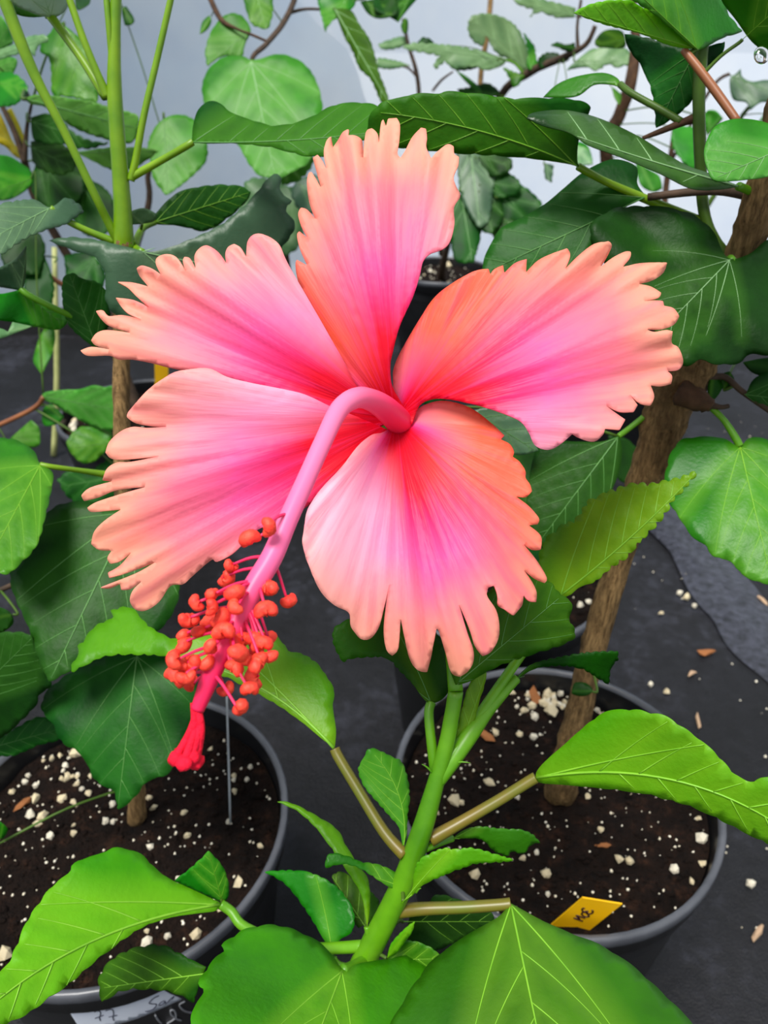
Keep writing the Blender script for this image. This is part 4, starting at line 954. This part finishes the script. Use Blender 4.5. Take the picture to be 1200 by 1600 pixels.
# ================================================================== back row plants
def root_of(pot, dx=0, dy=0): return (pot[0]+dx, pot[1]+dy, SOIL_Z-.008)
b5 = root_of(POT_BL, .0, .0)
P5 = thing('hibiscus_plant', b5, 'leafy plant in the back left pot with a yellowing leaf', 'plant')
branch(P5, [(150, 480, 1.25, .008), (60, 320, 1.16, .006), (38, 250, 1.12, .005), (20, 200, 1.1, .004), (-10, 140, 1.08, .003)], 'twig', 'stem', 10, .1, 5, 1, start=[(*b5, .010)])
branch(P5, [(38, 255, 1.12, .005), (42, 200, 1.1, .003), (50, 160, 1.08, .002)], 'twig', 'twig', 8)
branch(P5, [(70, 330, 1.16, .004), (95, 280, 1.14, .003), (120, 235, 1.12, .002)], 'bark_d', 'twig', 8)
branch(P5, [(150, 470, 1.24, .006), (90, 440, 1.2, .004), (40, 400, 1.16, .003), (10, 370, 1.12, .003)], 'red_petiole', 'twig', 8)
branch(P5, [(190, 560, 1.26, .007), (178, 500, 1.24, .006), (230, 330, 1.2, .005), (232, 270, 1.18, .004), (260, 230, 1.16, .003)], 'twig', 'stem', 8)
def L5(mat, pts, base, tip, d0, d1, **k): return leaf(P5, mat, pts, base, tip, d0, d1, **dict(dict(vein='vein_d', veins=3), **k))
L5('mid', ZTL([(380, 240), (430, 150), (500, 200), (570, 260), (640, 330), (700, 500), (740, 700), (720, 770), (600, 740), (480, 720), (395, 710), (385, 560), (370, 440), (300, 380), (330, 300)]), (100, 45), (130, 155), 1.0, 1.0, teeth=(16, 2))
L5('fresh', ZTL([(190, 740), (260, 710), (380, 715), (520, 735), (680, 760), (850, 810), (1000, 850), (1040, 900), (1020, 1030), (960, 1075), (820, 1050), (680, 1010), (540, 950), (420, 860), (330, 800), (230, 780)]), (42, 155), (214, 200), .92, .9, roll=.6, teeth=(16, 1.5), veins=4)
L5('fresh', ZTL([(560, 1140), (640, 1130), (780, 1110), (940, 1105), (1100, 1110), (1190, 1130), (1120, 1190), (1000, 1260), (850, 1275), (720, 1220), (640, 1180)]), (120, 238), (246, 235), .95, .93, roll=.5, teeth=(16, 1.5))
L5('dark', ZTL([(230, 880), (360, 850), (460, 900), (560, 1000), (700, 1060), (820, 1070), (700, 1110), (580, 1110), (480, 1080), (360, 1080), (250, 1040)]), (50, 190), (165, 225), 1.02, 1.0, roll=.3)
L5('dark', ZTL([(230, 1060), (360, 1050), (480, 1090), (560, 1160), (560, 1260), (470, 1310), (350, 1290), (250, 1220)]), (50, 230), (115, 262), 1.06, 1.05, roll=.2)
L5('yellow', ZTL([(-60, 880), (0, 850), (40, 930), (90, 1050), (150, 1140), (170, 1200), (110, 1170), (40, 1100), (-60, 1040)]), (35, 250), (-8, 182), 1.12, 1.08, teeth=None)
L5('yellow', ZTL([(45, 830), (85, 810), (120, 880), (160, 970), (190, 1060), (175, 1090), (130, 1040), (90, 940)]), (37, 226), (14, 170), 1.13, 1.1, teeth=None)
L5('mid', ZTL([(-60, 1160), (60, 1170), (150, 1220), (230, 1280), (250, 1360), (180, 1440), (60, 1500), (-60, 1500)]), (48, 280), (-10, 300), .9, .86, teeth=None)
L5('mid', ZTL([(-60, 560), (60, 540), (150, 580), (210, 660), (170, 730), (100, 790), (-60, 800)]), (0, 130), (42, 140), 1.0, .98, teeth=(12, 2))
L5('fresh', ZTL([(-60, 480), (0, 440), (100, 430), (130, 470), (100, 550), (60, 620), (-60, 640)]), (-10, 110), (26, 95), 1.04, 1.02, teeth=None)
L5('pale', ZTL([(-60, 400), (60, 350), (150, 320), (200, 280), (330, 262), (365, 310), (290, 340), (260, 420), (180, 400), (90, 420), (-60, 470)]), (-10, 90), (74, 60), 1.0, .98, teeth=(10, 2))
L5('fresh', ZTL([(-60, 100), (20, 130), (80, 250), (90, 330), (-60, 400)]), (-10, 80), (18, 35), 1.05, 1.02, teeth=None)
L5('dark', ZTL([(560, -20), (680, -20), (670, 30), (600, 75), (570, 60)]), (118, 0), (125, 14), 1.05, 1.02, teeth=None, veins=0)
L5('fresh', c1([(462, 450), (490, 390), (540, 360), (600, 370), (640, 430), (645, 500), (590, 560), (520, 612), (480, 560), (470, 500)]), (256, 185), (262, 305), 1.1, 1.08, teeth=(14, 1.5), veins=4)
L5('deep', c1([(380, 30), (395, 20), (420, 60), (410, 78), (390, 80)]), (192, 12), (206, 38), 1.1, 1.1, teeth=None, veins=0)
# low leaves of the back left pot
Z6 = sc(0, 380, 4.8)
L5('fresh', Z6([(315, 1140), (350, 1115), (480, 1100), (600, 1095), (700, 1066), (780, 1080), (860, 1095), (858, 1400), (780, 1400), (640, 1350), (520, 1280), (420, 1220), (340, 1180)]), (68, 620), (182, 640), .95, .93, roll=.6, teeth=None, veins=4,
   stem=[(60, 632, .96, .003), (40, 645, .97, .003), (-10, 668, .98, .003)], smat='red_petiole')
L5('mid', Z6([(318, 1260), (350, 1220), (400, 1215), (480, 1300), (440, 1350), (380, 1370), (325, 1360)]), (72, 632), (95, 652), .97, .97, teeth=None, veins=0)
L5('fresh', Z6([(75, 1465), (160, 1390), (235, 1325), (290, 1380), (300, 1440), (290, 1520), (180, 1530)]), (20, 690), (58, 665), .98, .97, teeth=None)
L5('mid', Z6([(510, 1536), (510, 1470), (600, 1380), (720, 1385), (840, 1410), (830, 1500), (790, 1560), (700, 1640), (600, 1640)]), (180, 690), (112, 700), .96, .95, teeth=(16, 1.5), veins=3)
L5('mid', Z6([(250, 880), (275, 770), (300, 700), (340, 640), (410, 640), (415, 720), (390, 830), (340, 930), (315, 985), (280, 940)]), (68, 515), (66, 584), 1.15, 1.12, teeth=None, veins=2)
L5('dark', [(150, 730), (190, 700), (200, 740), (190, 790), (150, 800), (110, 780), (90, 750), (110, 735)], (190, 745), (92, 760), .98, .96)
for args in [([(40, 420), (70, 400), (85, 450), (70, 500), (40, 500)], (85, 410), (45, 480)), ([(100, 400), (140, 395), (165, 430), (150, 470), (110, 450)], (150, 400), (120, 460)),
             ([(60, 240), (120, 250), (130, 300), (90, 330), (50, 300)], (60, 250), (120, 320)), ([(120, 270), (170, 300), (180, 350), (140, 370), (110, 330)], (120, 275), (170, 360)),
             ([(30, 330), (70, 380), (60, 430), (10, 420), (0, 370)], (70, 340), (5, 410)), ([(190, 440), (240, 470), (250, 520), (210, 540), (180, 500)], (190, 450), (240, 530))]:
    L5('dark', *args, 1.12, 1.1, teeth=(12, 1.5), veins=2)
# round-leaved plant behind the flower
b6 = root_of(POT_BM)
P6 = thing('hibiscus_plant', b6, 'light green round-leaved plant standing behind the top petal', 'plant')
branch(P6, [(450, 420, 1.50, .006), (428, 270, 1.34, .005), (405, 150, 1.19, .004), (393, 96, 1.125, .0034), (415, 70, 1.16, .0040), (440, 40, 1.22, .0044), (458, 5, 1.26, .0046), (464, -20, 1.27, .0046)], 'twig', 'stem', 10, .1, 6, 1, start=[(*b6, .009)])
branch(P6, [(452, 20, 1.26, .003), (480, 14, 1.27, .0022), (520, 16, 1.28, .002)], 'twig', 'twig', 8)
branch(P6, [(420, 66, 1.17, .002), (395, 55, 1.17, .002), (370, 45, 1.17, .002), (345, 30, 1.18, .004), (325, -10, 1.2, .004)], 'bark_d', 'twig', 8)
def L6(mat, pts, base, tip, d0, d1, **k): return leaf(P6, mat, pts, base, tip, d0, d1, **dict(dict(vein='vein_p', veins=4), **k))
Z8 = sc(300, 0, 3.75)
L6('fresh', Z8([(340, 350), (300, 330), (200, 330), (120, 380), (70, 460), (60, 550), (90, 640), (180, 740), (270, 850), (340, 970), (400, 1030), (500, 1045), (600, 1000), (690, 940), (740, 800), (765, 660), (750, 540), (710, 440), (650, 370), (560, 325), (480, 320), (400, 345)]), (392, 95), (430, 278), 1.12, 1.06, teeth=(20, 1.5), palm=2, puck=.02)
L6('fresh', Z8([(90, 390), (78, 300), (110, 190), (170, 110), (230, 78), (300, 100), (345, 180), (310, 260), (290, 330), (200, 325), (140, 350)]), (388, 50), (325, 100), 1.18, 1.16, teeth=(16, 1.5))
L6('mid', Z8([(300, -20), (470, -20), (475, 60), (460, 130), (440, 170), (390, 160), (350, 140), (320, 70)]), (400, -10), (416, 46), 1.2, 1.18, teeth=(14, 1.5))
L6('mid', Z8([(45, 200), (60, 130), (100, 90), (115, 120), (100, 160), (70, 190)]), (330, 26), (313, 53), 1.2, 1.19, teeth=None, veins=2)
L6('mid', Z8([(730, -20), (950, -20), (960, 10), (930, 60), (840, 110), (800, 150), (780, 190), (765, 120), (745, 40)]), (540, 0), (508, 48), 1.28, 1.26, teeth=(12, 1.5))
L6('deep', Z8([(830, 50), (930, 60), (980, 140), (1040, 230), (1070, 320), (1095, 420), (1130, 510), (1155, 590), (1110, 600), (1050, 470), (980, 400), (940, 300), (890, 210)]), (523, 14), (607, 160), 1.27, 1.2, teeth=(12, 1.5), roll=.4)
L6('deep', Z8([(985, 10), (1100, -10), (1200, -20), (1200, 80), (1100, 110), (1030, 80)]), (575, 5), (600, 25), 1.3, 1.28, teeth=None, veins=2)
L6('deep', ZTM([(-60, -20), (220, -20), (150, 60), (110, 110), (90, 140), (40, 110), (-60, 60)]), (640, -5), (622, 32), 1.3, 1.28, teeth=None, veins=2)
L6('grey', [(470, 280), (455, 300), (470, 330), (500, 330), (520, 300), (500, 275)], (470, 290), (510, 320), 1.3, 1.3, veins=2)
L6('fresh', [(440, 240), (470, 225), (490, 250), (470, 280), (440, 290)], (440, 245), (470, 280), 1.2, 1.2, veins=2)
L6('pale', [(380, 290), (420, 280), (470, 310), (470, 380), (430, 400), (380, 370)], (470, 300), (400, 380), 1.35, 1.34, veins=2)
# lacy plant by the film wall
b7 = root_of(POT_BC)
P7 = thing('hibiscus_plant', b7, 'straggly lacy-leaved plant with dark twigs by the film wall', 'plant')
branch(P7, [(700, 380, 1.9, .008), (740, 260, 1.75, .007), (782, 150, 1.62, .008), (830, 112, 1.55, .008), (875, 92, 1.5, .0065), (915, 70, 1.47, .005), (930, 40, 1.45, .004)], 'twig', 'stem', 10, .15, 5, 2, start=[(*b7, .011)])
branch(P7, [(720, 330, 1.85, .007), (745, 200, 1.8, .006), (752, 110, 1.78, .006), (762, 50, 1.76, .006), (768, -20, 1.75, .006)], 'bark', 'stem', 8)
branch(P7, [(690, 400, 1.95, .006), (660, 200, 1.85, .005), (652, 120, 1.8, .005), (638, 70, 1.78, .004), (630, 30, 1.77, .004)], 'twig', 'stem', 8)
branch(P7, [(654, 124, 1.8, .003), (635, 105, 1.8, .0025), (600, 102, 1.8, .002)], 'twig', 'twig', 6)
branch(P7, [(676, 142, 1.8, .003), (690, 125, 1.78, .003), (708, 112, 1.76, .002)], 'twig', 'twig', 6)
branch(P7, [(903, 76, 1.48, .004), (902, 40, 1.47, .003), (908, 0, 1.46, .003)], 'twig', 'twig', 6)
branch(P7, [(820, 118, 1.56, .003), (805, 100, 1.55, .0025), (790, 94, 1.54, .002)], 'stem', 'twig', 6)
def L7(mat, pts, base, tip, d0, d1, **k): return leaf(P7, mat, pts, base, tip, d0, d1, **dict(dict(vein='vein_p', veins=3, solid=.0008), **k))
L7('pale', ZTM([(525, 190), (540, 110), (620, 85), (720, 100), (810, 150), (860, 220), (900, 320), (905, 430), (860, 440), (780, 370), (700, 330), (640, 220), (620, 290), (560, 260)]), (822, 108), (735, 30), 1.58, 1.55, teeth=(12, 2))
L7('pale', ZTM([(110, 300), (180, 270), (300, 275), (420, 285), (560, 310), (680, 340), (770, 370), (740, 410), (640, 440), (560, 415), (440, 430), (380, 380), (330, 430), (310, 400), (350, 350), (260, 330), (200, 320)]), (792, 93), (630, 72), 1.56, 1.54, teeth=(14, 3))
L7('dark', ZTM([(430, 435), (470, 400), (570, 370), (640, 390), (560, 430), (480, 440)]), (760, 98), (708, 108), 1.57, 1.56, teeth=(10, 2), veins=0)
L7('dark', ZTM([(205, 275), (240, 235), (290, 245), (315, 272), (260, 275)]), (675, 70), (652, 66), 1.57, 1.57, teeth=(10, 1.5), veins=0)
L7('pale', ZTM([(800, 0), (940, -10), (1040, 10), (1200, 50), (1190, 110), (1080, 110), (980, 75), (910, 105), (940, 60), (870, 40)]), (900, 25), (802, 2), 1.5, 1.48, teeth=(14, 3))
L7('mid', ZTM([(870, 200), (900, 240), (940, 290), (950, 360), (960, 410), (910, 440), (890, 400), (900, 320)]), (830, 108), (818, 52), 1.54, 1.53, teeth=(10, 2), veins=2)
L7('mid', ZTM([(740, 420), (790, 440), (840, 460), (880, 470), (850, 520), (810, 550), (780, 480)]), (818, 118), (786, 108), 1.55, 1.55, teeth=(10, 2), veins=2)
L7('dark', ZTM([(450, 560), (560, 540), (640, 520), (700, 550), (730, 590), (640, 610), (520, 600)]), (780, 150), (715, 142), 1.6, 1.6, teeth=(10, 2), veins=0)
L7('mid', ZTM([(450, 440), (520, 480), (600, 550), (610, 600), (560, 560), (490, 490)]), (750, 150), (714, 110), 1.6, 1.6, teeth=None, veins=0)
L7('dark', ZTM([(960, 380), (1000, 335), (1070, 330), (1120, 350), (1180, 340), (1130, 390), (1040, 400), (980, 430)]), (850, 105), (895, 86), 1.52, 1.5, teeth=(8, 2), veins=0)
L7('dark', ZTM([(1040, 285), (1080, 265), (1140, 280), (1190, 265), (1200, 320), (1140, 320), (1080, 295)]), (898, 75), (862, 70), 1.48, 1.47, teeth=(8, 1.5), veins=0)
L7('pale', ZTR([(-60, 440), (0, 380), (100, 310), (240, 295), (330, 320), (370, 395), (250, 420), (200, 400), (130, 440), (60, 420)]), (905, 95), (990, 95), 1.46, 1.45, teeth=(14, 3))
L7('pale', ZTM([(-40, 280), (60, 240), (130, 230), (160, 265), (90, 300), (0, 310)]), (640, 66), (592, 72), 1.79, 1.78, teeth=(10, 2), veins=0)
L7('mid', ZTM([(120, 210), (105, 160), (130, 110), (150, 130), (148, 200)]), (632, 52), (632, 28), 1.77, 1.76, teeth=None, veins=0)
L7('pale', [(590, 90), (620, 95), (640, 102), (610, 108), (590, 104)], (640, 102), (590, 96), 1.8, 1.79, teeth=(8, 2), veins=0)
for args in [('grey', [(712, 236), (748, 232), (772, 262), (770, 300), (764, 344), (748, 356), (722, 310)], (735, 236), (750, 354)),
             ('dark', [(748, 236), (796, 246), (796, 268), (765, 276), (748, 260)], (750, 245), (795, 258)), ('dark', [(752, 280), (785, 268), (812, 284), (806, 304), (770, 308)], (755, 285), (810, 292)),
             ('dark', [(776, 300), (815, 290), (848, 318), (824, 344), (784, 352)], (780, 305), (846, 322)), ('dark', [(705, 300), (742, 316), (752, 360), (740, 410), (708, 400)], (720, 300), (738, 408)),
             ('dark', [(742, 296), (776, 306), (786, 340), (766, 366), (742, 350)], (750, 300), (770, 364)), ('grey', [(850, 255), (865, 258), (862, 285), (852, 278)], (852, 255), (858, 284)),
             ('dark', [(766, 330), (800, 340), (806, 372), (786, 386), (764, 360)], (768, 332), (800, 384)),
             ('pale', [(895, 225), (920, 235), (926, 255), (905, 262)], (895, 226), (925, 256))]:
    L7(*args, 1.3, 1.28, teeth=(12, 2), veins=2)
# brown-stemmed plant at the back right
b8 = root_of(POT_BR)
P8 = thing('hibiscus_plant', b8, 'plant with smooth brown stems against the bright film at right', 'plant')
branch(P8, [(1000, 440, 1.55, .011), (948, 250, 1.38, .0115), (968, 180, 1.34, .011), (985, 130, 1.31, .0105), (993, 60, 1.3, .008), (985, -20, 1.29, .006)], 'bark_d', 'stem', 12, .06, 6, 4, start=[(*b8, .013)])
branch(P8, [(1030, 440, 1.56, .007), (1040, 300, 1.5, .006), (1050, 230, 1.46, .005), (1060, 150, 1.44, .004)], 'bark_d', 'stem', 8)
branch(P8, [(1050, 250, 1.47, .003), (1110, 140, 1.4, .003), (1140, 115, 1.38, .003)], 'twig', 'twig', 6)
branch(P8, [(1040, 420, 1.55, .006), (1130, 280, 1.45, .005), (1160, 180, 1.4, .004), (1215, 145, 1.38, .004)], 'stem_o', 'stem', 8)
def L8(mat, pts, base, tip, d0, d1, **k): return leaf(P8, mat, pts, base, tip, d0, d1, **dict(dict(vein='vein_d', veins=2), **k))
L8('grey', ZTR([(960, 500), (1000, 460), (1030, 430), (1040, 480), (1100, 510), (1200, 500), (1300, 540), (1260, 640), (1160, 640), (1090, 690), (1060, 640), (980, 620)]), (1142, 118), (1220, 150), 1.38, 1.36, teeth=None)
L8('fresh', ZTR([(610, 810), (700, 790), (760, 820), (790, 900), (760, 1000), (740, 1060), (660, 1000), (600, 900)]), (1092, 190), (1070, 262), 1.2, 1.18, teeth=(14, 2))
L8('grey', ZTR([(640, 950), (700, 960), (820, 1020), (900, 1060), (760, 1060), (680, 1040)]), (1058, 235), (1120, 264), 1.2, 1.18, teeth=None)
L8('fresh', ZTR([(810, 700), (870, 690), (920, 740), (880, 790), (820, 850), (800, 780)]), (1105, 210), (1128, 180), 1.22, 1.2, teeth=None)
L8('fresh', ZTR([(220, 540), (250, 560), (285, 600), (270, 660), (240, 610)]), (955, 135), (968, 165), 1.3, 1.3, teeth=None, veins=0)
L8('deep', ZTR([(120, 250), (180, 190), (280, 190), (310, 250), (300, 300), (200, 300), (130, 290)]), (980, 60), (935, 70), 1.3, 1.28, teeth=None)
L8('mid', ZTR([(1140, 760), (1200, 690), (1260, 720), (1250, 790), (1180, 760)]), (1215, 190), (1186, 190), 1.3, 1.3, teeth=None, veins=0)
L8('fresh', ZTR([(370, 1000), (440, 1050), (520, 1100), (540, 1180), (480, 1200), (400, 1150)]), (1000, 255), (1020, 298), 1.3, 1.3, teeth=None, veins=0)
L8('mid', ZTR([(-20, 880), (60, 900), (95, 960), (105, 1030), (40, 1020), (-10, 980)]), (895, 225), (925, 258), 1.3, 1.3, teeth=None)
# plant in the pot behind the right pot: dark leaves low between the stems
b9 = root_of(POT_B)
P9 = thing('hibiscus_plant', b9, 'low dark-leaved plant in the pot behind the right pot', 'plant')
branch(P9, [(770, 800, .86, .006), (790, 700, .82, .005), (800, 600, .80, .004)], 'bark_d', 'stem', 10, .1, 5, 1, start=[(*b9, .008)])
for args in [([(700, 690), (760, 680), (830, 700), (850, 760), (820, 830), (760, 840), (710, 780)], (790, 690), (770, 840)), ([(810, 780), (860, 790), (880, 840), (850, 900), (810, 880)], (780, 790), (860, 900)),
             ([(640, 560), (690, 540), (720, 580), (690, 630), (640, 620)], (790, 640), (650, 560)), ([(950, 680), (985, 690), (1000, 720), (985, 760), (960, 740)], (800, 640), (985, 760))]:
    leaf(P9, 'dark', args[0], args[1], args[2], .80, .80, .1, .1, .02, .04, (20, 2), 3, vein='vein_d', stem=[(785, 720, .83, .003)])

# water drop on the top right leaf
k = NT('water'); g = k.n('ShaderNodeBsdfGlass'); g.inputs['IOR'].default_value = 1.33; g.inputs['Roughness'].default_value = .02; k.done(g.outputs[0])
dp = at(1190, 86, .346); V, F = [], []
ux, uy, uz = np.array([1., 0, 0]), np.array([0, SP, CP]), np.array([0, -CP, SP])
for i in range(9):
    for j in range(16):
        a, b = math.pi*i/8, 2*math.pi*j/16
        V.append(dp+ux*.0036*math.sin(a)*math.cos(b)+uy*.0042*math.sin(a)*math.sin(b)+uz*.0016*math.cos(a))
for i in range(8):
    for j in range(16): F.append((i*16+j, i*16+(j+1) % 16, (i+1)*16+(j+1) % 16, (i+1)*16+j))
wd = build('water_drop', V, F, k.m, LEAF_TR); wd['label'] = 'clear water drop'

# stalks for the leaves that sit close to their stems
for plant, lf, p, p2, Lw in LOOSE:
    W = np.vstack(WOOD[plant.name]); dd = np.linalg.norm(W-p, axis=1)+.6*np.maximum(W[:, 2]-p[2], 0)
    q = W[int(np.argmin(dd))]; r = min(.0022, max(.0009, Lw*.016))
    gap = np.linalg.norm(q-p)
    if gap < .002: continue
    md = (p2+q)/2+np.array([0, 0, .06*gap])
    v, f = tube([p, p2, md, q] if gap > .02 else [p, (p+q)/2, q], [r, r, r, r*1.1] if gap > .02 else [r, r, r], 7, 5)
    build('petiole', v, f, M['stem_o'], lf)
